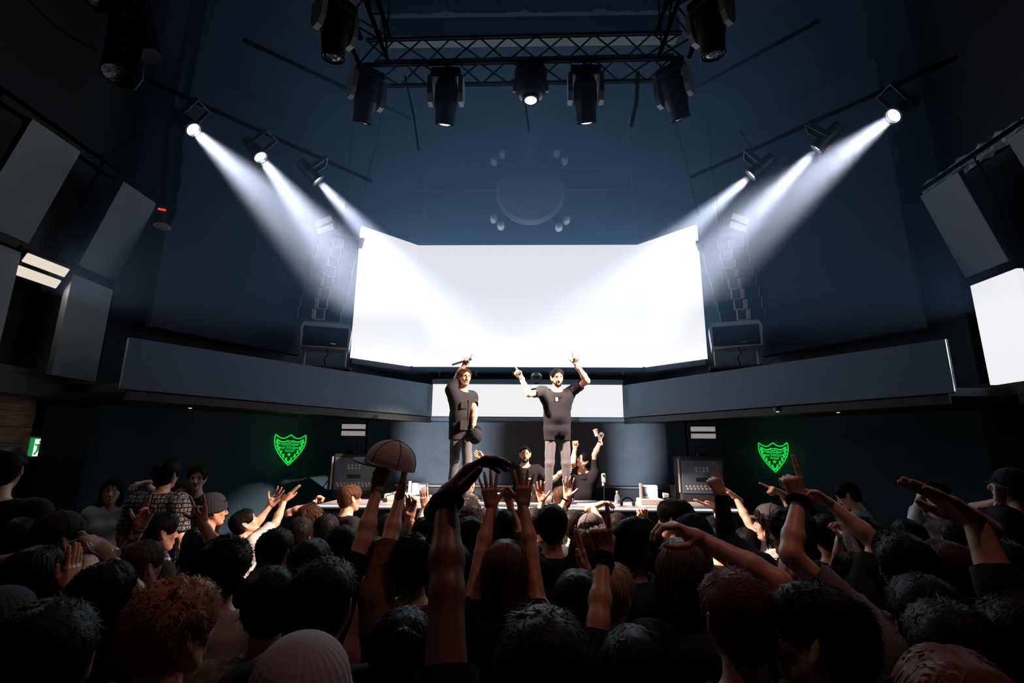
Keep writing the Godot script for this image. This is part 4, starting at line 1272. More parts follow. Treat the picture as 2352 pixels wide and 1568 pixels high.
func hair_shape(style: String) -> ArrayMesh:
	if hair_cache.has(style):
		return hair_cache[style]
	var r := RandomNumberGenerator.new()
	r.seed = hash(style)
	var b := []
	var h := 0.008
	var face := [Vector3(0, -0.055, -0.125), Vector3(0, 0.010, -0.128), -0.083, -0.078, 0, 0.010]
	var fluff := 0.010
	match style:
		"buzz":
			fluff = 0.003
		"afro", "curly":
			fluff = 0.028 if style == "afro" else 0.016
		"mop":
			fluff = 0.016
	b.append([Vector3(0, 0.040, 0.034), Vector3(0, 0.046, -0.024), 0.079 + fluff, 0.077 + fluff, 0, 0.02])
	b.append([Vector3(0, -0.005, 0.042), Vector3(0, 0.03, 0.02), 0.066 + fluff, 0.074 + fluff, 0, 0.02])
	match style:
		"short", "side", "mop", "buzz":
			b.append([Vector3(0, -0.045, 0.048), Vector3(0, 0.0, 0.04), 0.046, 0.06, 0, 0.02])
			if style != "buzz":
				for i in 190:
					var a := r.randf() * TAU
					var e := r.randf_range(-0.35, 1.5)
					var d := Vector3(cos(a) * cos(e), sin(e), sin(a) * cos(e))
					if d.z < -0.5 and d.y < 0.55:
						continue
					var p := Vector3(0, 0.038, 0.006) + d * Vector3(0.084, 0.090, 0.104) * (1.0 + (fluff - 0.010) * 8.0)
					var flow := Vector3(d.x, -0.5, d.z).lerp(Vector3(r.randf_range(-1, 1), r.randf_range(-0.4, 0.6), -0.9 if style == "side" else r.randf_range(-1, 1)), 0.6)
					flow = (flow - d * flow.dot(d)).normalized()
					b.append([p - d * 0.003, p + flow * r.randf_range(0.018, 0.034) + d * r.randf_range(-0.002, 0.006), 0.0065, 0.0030, 0, 0.004])
				h = 0.006
			if style == "mop":
				for i in 13:
					var x := lerpf(-0.07, 0.07, i / 12.0)
					b.append([Vector3(x * 0.7, 0.105, -0.062), Vector3(x, 0.035 + r.randf_range(-0.01, 0.01), -0.098 + absf(x) * 0.35), 0.015, 0.007, 0, 0.006])
		"afro", "curly":
			for i in 150:
				var a := r.randf() * TAU
				var e := r.randf_range(-0.55, 1.5)
				var d := Vector3(cos(a) * cos(e), sin(e), sin(a) * cos(e))
				if d.z < -0.35 and d.y < 0.45:
					continue
				var R := 0.105 if style == "afro" else 0.094
				var p := Vector3(0, 0.034, 0.010) + d * Vector3(R * 0.95, R * 1.02, R * 1.14)
				b.append([p, p + Vector3(r.randf_range(-1, 1), r.randf_range(-1, 1), r.randf_range(-1, 1)) * 0.012, r.randf_range(0.011, 0.018), r.randf_range(0.008, 0.013), 0, 0.005])
			h = 0.007
		"long", "wavy", "bob", "tail", "bun":
			for s in [-1.0, 1.0]:
				b.append([Vector3(s * 0.024, 0.100, -0.038), Vector3(s * 0.060, 0.050, -0.045), 0.024, 0.026, 0, 0.012])
			if style == "bob":
				for i in 17:
					var a := lerpf(-0.35, PI + 0.35, i / 16.0)
					var p := Vector3(cos(a) * 0.074, 0.03, 0.015 + sin(a) * 0.085)
					b.append([p, p * Vector3(1.10, 0, 1.05) + Vector3(0, -0.105 - 0.012 * r.randf(), 0.0), 0.022, 0.018, 0, 0.007])
			elif style == "tail" or style == "bun":
				b.append([Vector3(0, -0.03, 0.045), Vector3(0, 0.02, 0.05), 0.05, 0.06, 0, 0.02])
				var q := Vector3(0, 0.075, 0.125)
				if style == "tail":
					var chain := [q, q + Vector3(0.004, 0.012, 0.040), q + Vector3(0.012, -0.050, 0.068), q + Vector3(0.016, -0.150, 0.064), q + Vector3(0.010, -0.255, 0.050)]
					for i in 4:
						for j in 5:
							var o := Vector3(cos(j * 1.257), 0, sin(j * 1.257)) * 0.016
							b.append([chain[i] + o * (0.5 if i == 0 else 1.0), chain[i + 1] + o * (1.0 if i < 3 else 0.3), 0.016, 0.015 if i < 3 else 0.007, 0, 0.005])
				else:
					b.append([q + Vector3(0, 0.01, 0), q + Vector3(0, 0.02, 0.02), 0.036, 0.034, 0, 0.01])
			else:
				for i in 22:
					var a := lerpf(-0.25, PI + 0.25, i / 21.0)
					var p := Vector3(cos(a) * 0.074, 0.035, 0.015 + sin(a) * 0.088)
					var steps := 5
					var prev := p
					var wob := r.randf() * TAU
					for j in steps:
						var u := (j + 1.0) / steps
						var w := 0.014 * sin(u * 9.0 + wob) if style == "wavy" else 0.002 * sin(u * 7 + wob)
						var nxt := Vector3(p.x * (1.0 + 0.22 * u) + w, 0.035 - (0.36 if style == "long" else 0.27) * u, p.z + 0.018 * u + w * 0.6)
						b.append([prev, nxt, 0.020 - 0.002 * j, 0.018 - 0.002 * j, 0, 0.006])
						prev = nxt
	b.append(face)
	if style in ["short", "side", "mop", "buzz", "afro", "curly", "tail", "bun"]:
		for s in [-1.0, 1.0]:
			b.append([Vector3(s * 0.105, 0.004, 0.014), Vector3(s * 0.105, -0.05, -0.01), -0.036, -0.05, 0, 0.008])
	var d := nets(b, h, 0.010)
	add_strands(d, style, r)
	hair_cache[style] = arrays_mesh(d)
	return hair_cache[style]

func add_strands(d: Dictionary, style: String, r: RandomNumberGenerator) -> void:      # loose tapering locks all over, so that the outline is not smooth
	var V: PackedVector3Array = d.v
	var N: PackedVector3Array = d.n
	var I: PackedInt32Array = d.i
	var roots := V.size()
	var count := 1500 if not style in ["long", "wavy", "bob"] else 3200
	var long := style in ["long", "wavy", "bob"]
	var curl := style in ["afro", "curly", "wavy"]
	if long or style == "tail" or style == "bun":               # combed strands: fine ridges that run out from the crown
		for k in roots:
			var az := atan2(V[k].x, V[k].z - 0.01)
			var side := Vector3(cos(az), 0, -sin(az))
			var ph := az * 34.0 + 3.0 * noise.get_noise_2d(az * 3.0, V[k].y * 6.0)
			var amp := clampf(Vector2(V[k].x, V[k].z - 0.01).length() * 20.0, 0.0, 1.0)
			V[k] += N[k] * 0.0016 * sin(ph) * amp
			N[k] = (N[k] - side * 0.45 * cos(ph) * amp).normalized()
	var size := 0.036 if style in ["short", "side", "mop"] else (0.020 if style == "buzz" else (0.085 if long else 0.035))
	for n in count:
		var k := r.randi() % roots
		var out := N[k]
		var p := V[k]
		if p.z < -0.06 and p.y < 0.075 or out.y < -0.5:
			continue
		var flow := Vector3(p.x * 2.0, -0.6, p.z * 2.0) + Vector3(r.randf_range(-1, 1), r.randf_range(-1, 1), r.randf_range(-1, 1)) * (0.25 if long or style == "tail" else 0.75)
		if long:
			flow = Vector3(p.x * 4.0, -1.0, p.z * 2.0 + 0.15) + Vector3(r.randf_range(-1, 1), 0, r.randf_range(-1, 1)) * 0.12
		if style == "side":
			flow += Vector3(0.5, 0.3, -0.5)
		flow = (flow - out * flow.dot(out)).normalized()
		var wide := flow.cross(out).normalized() * (0.0028 if not long else 0.0035)
		var L := size * r.randf_range(0.5, 1.25) * (lerpf(1.0, 0.4, clampf(out.y * 1.2, 0.0, 1.0)) if long else 1.0)
		var lift := r.randf_range(0.0, 0.38) if not long else r.randf_range(0.01, 0.07)
		var base := V.size()
		var steps := 4
		var q := p - out * 0.002
		var phase := r.randf() * TAU
		for j in steps + 1:
			var u := float(j) / steps
			var w := wide * (1.0 - u * 0.85)
			var c := q
			if curl:
				c += (out * sin(u * 6.0 + phase) + flow.cross(out) * cos(u * 6.0 + phase)) * 0.007
			V.append(c + w)
			V.append(c - w)
			var nn := (out + flow * 0.2).normalized()
			N.append((nn + wide.normalized() * 0.5).normalized())
			N.append((nn - wide.normalized() * 0.5).normalized())
			q += (flow * (1.0 - lift * 0.3) + out * (lift * (1.0 - u) - 0.12 * u)) * L / steps
		for j in steps:
			var a := base + j * 2
			I.append_array([a, a + 1, a + 2, a + 1, a + 3, a + 2])
	d.v = V
	d.n = N
	d.i = I

func cap_parts(parent: Node3D, crown: Material, brim: Material, back := false) -> void:
	var dome := begin()
	var prof := []
	for i in 11:
		var a := PI / 2 * i / 10.0
		prof.append(Vector2(0.099 * cos(a), 0.105 * pow(sin(a), 0.85)))
	add_lathe(dome, prof, 30, Transform3D(Basis.from_scale(Vector3(0.93, 1.0, 1.10)), Vector3.ZERO))
	part(parent, "crown", dome.commit(), crown)
	part(parent, "button", lathe([Vector2(0, 0.010), Vector2(0.007, 0.007), Vector2(0.009, 0.0)], 12), crown, pos(Vector3(0, 0.104, 0)))
	var poly := PackedVector2Array()
	for i in 19:
		var a := PI * i / 18.0
		poly.append(Vector2(cos(a) * 0.084, sin(a) * 0.085 + 0.062 + 0.010 * sin(a)))
	for i in 19:
		var a := PI * (18 - i) / 18.0
		poly.append(Vector2(cos(a) * 0.084, 0.040 + 0.06 * sin(a)))
	var st := begin()
	add_prism(st, poly, 0.005)
	part(parent, "brim", st.commit(), brim, Transform3D(Basis(Vector3.UP, PI if back else 0.0) * Basis(Vector3.RIGHT, -PI / 2 + (-0.10)), Vector3(0, 0.002, 0)))
	for k in 6:
		var seam := []
		for i in 9:
			var a := PI / 2 * i / 8.0
			var rr := 0.1005 * cos(a)
			seam.append(Vector3(cos(k * PI / 3) * rr * 0.93, 0.106 * pow(sin(a), 0.85), sin(k * PI / 3) * rr * 1.10))
		part(parent, "seam", tube(seam, 0.0012, 5), brim)

func beanie_mesh(ribbed: bool) -> ArrayMesh:
	var key := "beanie%s" % ribbed
	if hair_cache.has(key):
		return hair_cache[key]
	var st := begin()
	var prof := [Vector2(0.098, -0.02), Vector2(0.102, -0.01), Vector2(0.102, 0.035), Vector2(0.098, 0.042)]
	for i in 11:
		var a := PI / 2 * i / 10.0
		prof.append(Vector2(0.096 * cos(a), 0.045 + 0.088 * sin(a)))
	var segs := 60
	for i in prof.size() - 1:
		for k in segs:
			var q := []
			for e in [[i, k], [i + 1, k], [i + 1, k + 1], [i, k + 1]]:
				var a: float = TAU * e[1] / segs
				var w: float = 1.0 + (0.018 if ribbed and int(e[1]) % 2 == 0 else 0.0)
				var pr: Vector2 = prof[e[0]]
				q.append(Vector3(cos(a) * pr.x * w * 0.95, pr.y, sin(a) * pr.x * w * 1.12))
			quad(st, q[0], q[3], q[2], q[1])
	hair_cache[key] = st.commit()
	return hair_cache[key]

# ---- a whole person

const SKIN := {"pale": Color(0.66, 0.40, 0.30), "fair": Color(0.56, 0.30, 0.215), "tan": Color(0.42, 0.21, 0.14), "dark": Color(0.13, 0.065, 0.042)}
const HAIR := {"black": Color(0.009, 0.008, 0.008), "brown": Color(0.050, 0.028, 0.018), "chestnut": Color(0.11, 0.055, 0.032), "auburn": Color(0.11, 0.042, 0.028), "blond": Color(0.34, 0.21, 0.12), "ginger": Color(0.30, 0.16, 0.095), "red": Color(0.085, 0.020, 0.015), "grey": Color(0.2, 0.2, 0.2)}

func skin_mat(k: String) -> StandardMaterial3D:
	var key := "skin_" + k
	if M.has(key):
		return M[key]
	return mat(key, SKIN[k], 0.48)

func hair_mat(k: String) -> StandardMaterial3D:
	var key := "hair_" + k
	if M.has(key):
		return M[key]
	var m := mat(key, HAIR[k], 0.5)
	m.metallic_specular = 0.16
	var c: Color = HAIR[k]
	grain(m, c * 0.5, c * 1.35, 0.03, 5.0, 0.0, Vector3(6.0, 0.6, 6.0), 5)
	m.uv1_world_triplanar = false
	return m

func cloth_mat(c: Color, pattern := "") -> StandardMaterial3D:
	var key := "cloth_%s%s" % [c.to_html(false), pattern]
	if M.has(key):
		return M[key]
	var m := mat(key, c, 0.85)
	m.rim_enabled = true
	m.rim = 0.04
	m.metallic_specular = 0.25
	m.rim_tint = 0.6
	if pattern == "camo":
		grain(m, c * 0.35, c * 1.9, 0.045, 1.4, 0.0, Vector3.ONE, 21)
	elif pattern == "print":
		grain(m, c * 0.3, c * 2.2, 0.06, 2.2, 0.0, Vector3.ONE, 33)
	elif pattern == "logo":
		var im := Image.create(64, 64, false, Image.FORMAT_RGB8)
		im.fill(c.linear_to_srgb())
		var ink := Color(0.45, 0.48, 0.5).linear_to_srgb()
		for q in [[4, 6, 22, 4], [4, 6, 4, 18], [4, 20, 22, 4], [22, 12, 4, 12], [36, 38, 22, 4], [36, 38, 4, 18], [36, 52, 22, 4], [54, 44, 4, 12], [38, 8, 4, 16], [46, 8, 4, 16], [6, 40, 16, 4], [12, 40, 4, 16]]:
			im.fill_rect(Rect2i(q[0], q[1], q[2], q[3]), ink)
		var t := ImageTexture.create_from_image(im)
		m.albedo_color = Color.WHITE
		m.albedo_texture = t
		m.uv1_triplanar = true
		m.uv1_scale = Vector3.ONE * 14.0
	elif pattern == "stripe":
		var im := Image.create(32, 32, false, Image.FORMAT_RGB8)
		im.fill(c.linear_to_srgb())
		im.fill_rect(Rect2i(0, 0, 9, 32), Color(0.06, 0.06, 0.07).linear_to_srgb())
		m.albedo_color = Color.WHITE
		m.albedo_texture = ImageTexture.create_from_image(im)
		m.uv1_triplanar = true
		m.uv1_scale = Vector3.ONE * 12.0
	return m

func two_bone(s: Vector3, w: Vector3, lu: float, lf: float, want: Vector3) -> Vector3:    # the elbow that lies nearest to where it should
	var d := w - s
	var L := clampf(d.length(), absf(lu - lf) + 0.01, lu + lf - 0.0005)
	var x := (lu * lu - lf * lf + L * L) / (2.0 * L)
	var r := sqrt(maxf(lu * lu - x * x, 0.0))
	var dir := d.normalized()
	var c := s + dir * x
	var side := want - c
	side -= dir * side.dot(dir)
	if side.length() < 1e-4:
		side = Vector3(0, -1, 0) - dir * dir.dot(Vector3(0, -1, 0))
	return c + side.normalized() * r

func clip_cloth(src: Dictionary, cover: PackedFloat32Array, off: PackedFloat32Array, shift := PackedVector3Array()) -> Dictionary:   # the part of a skin where cover > 0, pushed outwards, cut clean along cover = 0
	var V := PackedVector3Array()
	var N := PackedVector3Array()
	var I := PackedInt32Array()
	var map := PackedInt32Array()
	var sv: PackedVector3Array = src.v
	var sn: PackedVector3Array = src.n
	var si: PackedInt32Array = src.i
	map.resize(cover.size())
	map.fill(-1)
	if shift.is_empty():
		shift.resize(cover.size())
	for t in range(0, si.size(), 3):
		if si[t] >= cover.size():
			break
		var inside := 0
		for e in 3:
			if cover[si[t + e]] > 0.0:
				inside += 1
		if inside == 0:
			continue
		var ring := []
		for e in 3:
			var a := si[t + e]
			var b := si[t + (e + 1) % 3]
			if cover[a] > 0.0:
				if map[a] < 0:
					map[a] = V.size()
					V.append(sv[a] + sn[a] * off[a] + shift[a])
					N.append(sn[a])
				ring.append(map[a])
			if (cover[a] > 0.0) != (cover[b] > 0.0):
				var u := cover[a] / (cover[a] - cover[b])
				ring.append(V.size())
				var nn := sn[a].lerp(sn[b], u).normalized()
				V.append(sv[a].lerp(sv[b], u) + nn * lerpf(off[a], off[b], u) + shift[a].lerp(shift[b], u))
				N.append(nn)
		for e in range(1, ring.size() - 1):
			I.append_array([ring[0], ring[e], ring[e + 1]])
	return {"v": V, "n": N, "i": I}

func dir_of(k: String) -> Vector3:
	return {"f": Vector3(0, 0, -1), "c": Vector3(0, 0, 1), "l": Vector3(-1, 0, 0), "r": Vector3(1, 0, 0), "u": Vector3(0, 1, 0), "d": Vector3(0, -1, 0)}[k]

# p: x, y (pixel of the top of the head), d (distance), yaw (0 looks at the stage, 90 left, -90 right), floor level and so on; arms: [side, wrist px, wrist distance, elbow px, tip px, palm, pose]
func person(p: Dictionary) -> Node3D:
	var sight := ray(p.x, p.y)
	var view := atan2(-sight.x, -sight.z)                  # turns are read off the photograph, so they count from the line of sight
	var head_yaw := view + deg_to_rad(p.get("yaw", 0.0))
	var yaw := view + deg_to_rad(p.get("body", p.get("yaw", 0.0)))
	var ground: float = p.get("ground", 0.0)
	var fem: bool = p.get("fem", false)
	var top: Vector3 = at(p.x, p.y, p.d) - Vector3(0, p.get("puff", 0.012), 0)
	var tilt: float = deg_to_rad(p.get("tilt", 0.0))       # positive looks up
	var height: float = clampf((top.y - ground) / 1.0, 1.45, 1.98)
	if absf(height - (top.y - ground)) > 0.005 or height < 1.52 or height > 1.9:
		print("height %.2f  %s" % [top.y - ground, p.label.left(50)])
	var s := height / 1.75
	var hs: float = lerpf(1.0, s, 0.4) * p.get("big", 1.0)
	var B := Basis(Vector3.UP, yaw)
	var HB := Basis(Vector3.UP, head_yaw) * Basis(Vector3.RIGHT, tilt) * Basis(Vector3.BACK, deg_to_rad(p.get("roll", 0.0)))
	var hc := top - Vector3(0, 0.122 * hs, 0)
	var lean: Vector3 = p.get("lean", Vector3.ZERO)         # how far the head stands from over the hips
	var ground_at := Vector3(hc.x, ground, hc.z) - lean - B * Vector3(0, 0, -0.035 * s)
	var t := thing("person", p.label, "person", pos(ground_at), p.get("group", "crowd on the dance floor"))
	var low := hc.y - ground
	var J := func(v: Vector3) -> Vector3:                     # a joint of a 1.75 m figure, in the thing's own space
		var y := v.y * (low / 1.628)
		return B * Vector3(v.x * s, 0, v.z * s) + Vector3(0, y, 0) + lean * clampf((v.y - 0.95) / 0.68, 0.0, 1.15)
	var sw := 0.165 if fem else 0.198
	var wide := 0.9 if fem else 1.0
	var bones := [
		[J.call(Vector3(-0.062, 0.94, 0)), J.call(Vector3(-0.058, 1.10, 0)), 0.088 * s, 0.084 * s * wide, TORSO, 0.05],
		[J.call(Vector3(0.062, 0.94, 0)), J.call(Vector3(0.058, 1.10, 0)), 0.088 * s, 0.084 * s * wide, TORSO, 0.05],
		[J.call(Vector3(-0.060, 1.10, 0)), J.call(Vector3(-0.092 * wide, 1.29, 0)), 0.090 * s * wide, 0.098 * s * wide, TORSO, 0.06],
		[J.call(Vector3(0.060, 1.10, 0)), J.call(Vector3(0.092 * wide, 1.29, 0)), 0.090 * s * wide, 0.098 * s * wide, TORSO, 0.06],
		[J.call(Vector3(0, 1.12, -0.01)), J.call(Vector3(0, 1.37, 0.0)), 0.10 * s, 0.095 * s, TORSO, 0.06],
		[J.call(Vector3(-sw * 0.80, 1.40, 0.005)), J.call(Vector3(sw * 0.80, 1.40, 0.005)), 0.062 * s * wide, 0.062 * s * wide, TORSO, 0.07],
		[J.call(Vector3(0, 1.40, 0.01)), hc - ground_at + HB * Vector3(0, -0.06, 0.022) * hs, 0.058 * s, 0.053 * hs, NECK, 0.05],
	]
	if fem:
		for k in [-1.0, 1.0]:
			bones.append([J.call(Vector3(k * 0.065, 1.25, -0.085)), J.call(Vector3(k * 0.06, 1.23, -0.09)), 0.058 * s, 0.052 * s, TORSO, 0.05])
	var stride: float = p.get("stride", 0.0)
	var legs: Array = p.get("legs", [])
	for k in [-1.0, 1.0]:
		var hip: Vector3 = J.call(Vector3(k * 0.085, 0.93, 0))
		var knee: Vector3 = J.call(Vector3(k * (0.10 + stride * 0.4), 0.50, -0.02))
		var ankle: Vector3 = J.call(Vector3(k * (0.105 + stride), 0.085, 0.01))
		bones.append([hip, knee, 0.078 * s, 0.054 * s, LEG, 0.04])
		bones.append([knee, ankle, 0.055 * s, 0.036 * s, LEG, 0.02])
		bones.append([ankle + Vector3(0, -0.03, 0) + B * Vector3(0, 0, 0.03), ankle + Vector3(0, -0.045 * s, 0) + B * Vector3(k * 0.02, 0, -0.15 * s), 0.040 * s, 0.034 * s, FOOT, 0.03])
	var lu := 0.295 * s * (0.94 if fem else 1.0)
	var lf := 0.255 * s * (0.94 if fem else 1.0)
	var slim: float = p.get("arm_r", 0.86 if fem else 1.0)
	var todo := {}
	for a in p.get("arms", []):
		todo[a[0]] = a
	var hands := []
	var ends := {}
	for side in ["L", "R"]:
		var k := -1.0 if side == "L" else 1.0
		var sh: Vector3 = J.call(Vector3(k * sw, 1.395, 0.01))
		var el: Vector3
		var wr: Vector3
		var fing: Vector3
		var palm: Vector3
		var pose := "relax"
		if todo.has(side):
			var a: Array = todo[side]
			wr = at(a[1], a[2], a[3]) - ground_at
			var want := at(a[4], a[5], (a[3] + p.d) / 2.0) - ground_at
			if wr.y > sh.y + 0.1:
				sh += Vector3(-k * 0.012 * s, 0.055 * s, 0) * Vector3(B.x.x, 1, B.x.x)
			var far := (wr - sh).length()
			if far > lu + lf:
				var pull := minf(far - lu - lf, 0.09)
				sh += (wr - sh).normalized() * pull
				far -= pull
				var grow := minf(far / (lu + lf), 1.16)
				if far / (lu + lf) > 1.16:
					print("short arm %.2f  %s %s" % [far / (lu + lf), side, p.label.left(40)])
				lu *= maxf(grow, 1.0)
				lf *= maxf(grow, 1.0)
			el = two_bone(sh, wr, lu, lf, want)
			var tip := at(a[6], a[7], a[3]) - ground_at
			if a.size() > 10:
				tip = at(a[6], a[7], a[3] + a[10]) - ground_at
			fing = (tip - wr).normalized()
			palm = dir_of(a[8])
			pose = a[9]
			lu = 0.295 * s * (0.94 if fem else 1.0)
			lf = 0.255 * s * (0.94 if fem else 1.0)
		else:
			el = J.call(Vector3(k * (sw + 0.065), 1.12, 0.045))
			wr = J.call(Vector3(k * (sw + 0.050), 0.88, -0.045))
			fing = (J.call(Vector3(k * (sw + 0.03), 0.75, -0.07)) - wr).normalized()
			palm = B * Vector3(-k, 0, 0)
		bones.append([J.call(Vector3(k * sw * 0.72, 1.36, 0.0)), sh, 0.066 * s * wide, 0.060 * s * wide, TORSO, 0.06])
		bones.append([sh, el, 0.054 * s * slim, 0.040 * s * slim, UPPER, 0.045])
		bones.append([el, el.lerp(wr, 0.32), 0.041 * s * slim, 0.043 * s * slim, FORE, 0.02])
		bones.append([el.lerp(wr, 0.32), wr, 0.043 * s * slim, 0.0275 * s * slim, FORE, 0.02])
		var zz := -(palm - fing * palm.dot(fing)).normalized()
		var hb := Basis(fing.cross(zz), fing, zz)
		if side == "R":
			hb = hb * Basis.from_scale(Vector3(-1, 1, 1))
		hands.append([pose, Transform3D(hb.scaled_local(Vector3.ONE * hs * (0.93 if fem else 1.02)), wr), todo.has(side)])
		ends[side] = [el, wr]
	var cell: float = p.get("cell", 0.020)
	var body := nets(bones, cell, 0.04)
	var n0: int = body.v.size()
	# clothes: where each stretch of skin is covered
	var shirt := PackedFloat32Array()
	var trouser := PackedFloat32Array()
	var shoe := PackedFloat32Array()
	var off := PackedFloat32Array()
	var off2 := PackedFloat32Array()
	var off3 := PackedFloat32Array()
	var hang := PackedVector3Array()
	hang.resize(n0)
	var IB := B.inverse()
	var straight: float = p.get("straight", 0.160)
	shirt.resize(n0)
	trouser.resize(n0)
	shoe.resize(n0)
	off.resize(n0)
	off2.resize(n0)
	off3.resize(n0)
	var sleeve: float = p.get("sleeve", 0.20)
	var neck_at: Vector3 = J.call(Vector3(0, 1.475, -0.015))
	var neck_r: float = p.get("neck", 0.088) * s
	var hem: float = J.call(Vector3(0, p.get("hem", 0.86), 0)).y
	var waist: float = J.call(Vector3(0, p.get("waist", 1.0), 0)).y
	var loose: float = p.get("loose", 0.011)
	for i in n0:
		var bi: int = body.o[i]
		var bn: Array = bones[bi]
		var v: Vector3 = body.v[i]
		var kind: int = bn[4]
		var a: Vector3 = bn[0]
		var ab: Vector3 = bn[1] - bn[0]
		var u := clampf((v - a).dot(ab) / maxf(ab.length_squared(), 1e-6), 0.0, 1.0)
		var fold := noise.get_noise_3d(v.x * 9.0 + p.x, v.y * 5.0, v.z * 9.0) * 0.010 + noise.get_noise_3d(v.x * 24.0, v.y * 11.0 + p.y, v.z * 24.0) * 0.006
		var c := 1.0
		if kind == UPPER:
			c = sleeve - u * ab.length()
		elif kind == FORE:
			var before: float = (bones[bi - 1][1] - bones[bi - 1][0]).length()
			if bones[bi - 1][4] == FORE:
				before += (bones[bi - 2][1] - bones[bi - 2][0]).length()
			c = sleeve - before - u * ab.length()
		elif kind == FOOT:
			c = -1.0
		if kind == TORSO or kind == NECK or kind == UPPER:
			c = minf(c, (v - neck_at).length() - neck_r)
		if kind == NECK and v.y > neck_at.y + 0.02:
			c = -1.0
		shirt[i] = minf(c, v.y - hem)
		off[i] = loose + fold + (0.010 if kind == UPPER else 0.0) + (0.005 * clampf((1.15 * s - v.y) * 3.0, 0.0, 1.0) if kind == TORSO else 0.0)
		if (kind == TORSO or kind == LEG) and v.y < 1.34 * s and v.y > 0.6 * s:      # a top hangs straight from the chest
			var mid := lean * clampf((v.y / s - 0.95) / 0.68, 0.0, 1.15)
			var q := IB * (v - mid)
			var rx := straight * s * (0.88 if fem else 1.0) + loose
			var rz := rx * 0.72
			var e := sqrt(q.x * q.x / (rx * rx) + q.z * q.z / (rz * rz))
			if e < 1.0 and e > 0.05:
				var k := lerpf(1.0, 1.0 / maxf(e, 0.45), clampf((1.34 * s - v.y) / (0.14 * s), 0.0, 1.0))
				hang[i] = B * Vector3(q.x * (k - 1.0), 0, q.z * (k - 1.0))
		trouser[i] = minf(waist - v.y, v.y - 0.10 * s) if kind == TORSO or kind == LEG else -1.0
		off2[i] = 0.007 + fold
		shoe[i] = 0.125 * s - v.y if kind == FOOT or kind == LEG else -1.0
		off3[i] = 0.008
	var fine: float = p.get("fine", 0.009)
	join(body, head_shape(fine), Transform3D(HB.scaled_local(Vector3.ONE * hs), hc - ground_at))
	for hd in hands:
		join(body, hand(hd[0] if hd[2] else "relax", p.get("hand_cell", 0.005) if hd[2] else 0.008), hd[1])
	part(t, "body", arrays_mesh(body), skin_mat(p.get("skin", "fair")))
	part(t, p.get("top_name", "shirt"), arrays_mesh(clip_cloth(body, shirt, off, hang)), cloth_mat(p.get("shirt", Color(0.012, 0.013, 0.016)), p.get("pattern", "")))
	part(t, "trousers", arrays_mesh(clip_cloth(body, trouser, off2)), cloth_mat(p.get("pants", Color(0.02, 0.022, 0.03))))
	part(t, "shoes", arrays_mesh(clip_cloth(body, shoe, off3)), cloth_mat(p.get("shoes", Color(0.03, 0.03, 0.03))))
	var hx := Transform3D(HB.scaled_local(Vector3.ONE * hs), hc - ground_at)
	var style: String = p.get("hair", "short")
	if style != "none":
		part(t, "hair", hair_shape(style), hair_mat(p.get("tone", "black")), hx)
	var gear: String = p.get("wear", "")
	if gear.begins_with("cap"):
		var cn := Node3D.new()
		cn.name = "cap"
		t.add_child(cn)
		cn.transform = hx * pos(Vector3(0, 0.045, 0.005), 0, 0.12 if gear == "cap" else -0.12)
		cap_parts(cn, cloth_mat(p.get("hat", Color(0.02, 0.02, 0.025))), cloth_mat(p.get("hat", Color(0.02, 0.02, 0.025))), gear == "cap_back")
	elif gear.begins_with("beanie"):
		part(t, "beanie", beanie_mesh(true), cloth_mat(p.get("hat", Color(0.02, 0.02, 0.025))), hx * pos(Vector3(0, 0.012, 0.006), 0, 0.16))
	if p.has("glasses"):
		var g := Node3D.new()
		g.name = "glasses"
		t.add_child(g)
		g.transform = hx * (pos(Vector3.ZERO) if p.glasses == "face" else pos(Vector3(0, 0.088, 0.03), 0, -0.9))
		for k in [-1.0, 1.0]:
			part(g, "rim", tube(circle(0.023, 20, "z", 1.1, 0.85), 0.0022, 6, true), M.black_plastic if p.glasses == "face" else M.chrome, pos(Vector3(k * 0.033, 0.002, -0.102)))
			part(g, "temple", tube([Vector3(k * 0.058, 0.006, -0.098), Vector3(k * 0.080, 0.010, -0.02), Vector3(k * 0.086, 0.002, 0.030)], 0.002, 6), M.black_plastic)
		part(g, "bridge", tube([Vector3(-0.009, 0.004, -0.103), Vector3(0.009, 0.004, -0.103)], 0.002, 6), M.black_plastic)
	if p.has("face"):
		var f := Node3D.new()
		f.name = "face"
		t.add_child(f)
		f.transform = hx
		for k in [-1.0, 1.0]:
			var eye := part(f, "eye", lathe([Vector2(0, 0.0125), Vector2(0.0062, 0.0108), Vector2(0.0108, 0.0062), Vector2(0.0125, 0.0)], 14, Transform3D(Basis(Vector3.RIGHT, -PI / 2), Vector3.ZERO)), M.white_plastic, pos(Vector3(k * 0.031, 0.004, -0.0755)))
			part(eye, "iris", lathe([Vector2(0, 0.0006), Vector2(0.0055, 0.0)], 12, Transform3D(Basis(Vector3.RIGHT, -PI / 2), Vector3.ZERO)), M.black_plastic, pos(Vector3(0, 0, -0.0118)))
			part(eye, "lid", tube([Vector3(-0.014, 0.003, -0.008), Vector3(0, 0.0085, -0.0115), Vector3(0.014, 0.003, -0.008)], 0.0026, 6), skin_mat(p.get("skin", "fair")))
			part(f, "eyebrow", tube([Vector3(k * 0.012, 0.023, -0.099), Vector3(k * 0.032, 0.029, -0.094), Vector3(k * 0.050, 0.024, -0.079)], [0.004, 0.0042, 0.0022], 6), hair_mat(p.get("tone", "black")))
		part(f, "lips", tube([Vector3(-0.023, -0.063, -0.088), Vector3(-0.008, -0.060, -0.0985), Vector3(0.008, -0.060, -0.0985), Vector3(0.023, -0.063, -0.088)], [0.002, 0.0055, 0.0055, 0.002], 8), mat("lips", Color(0.32, 0.12, 0.10), 0.45))
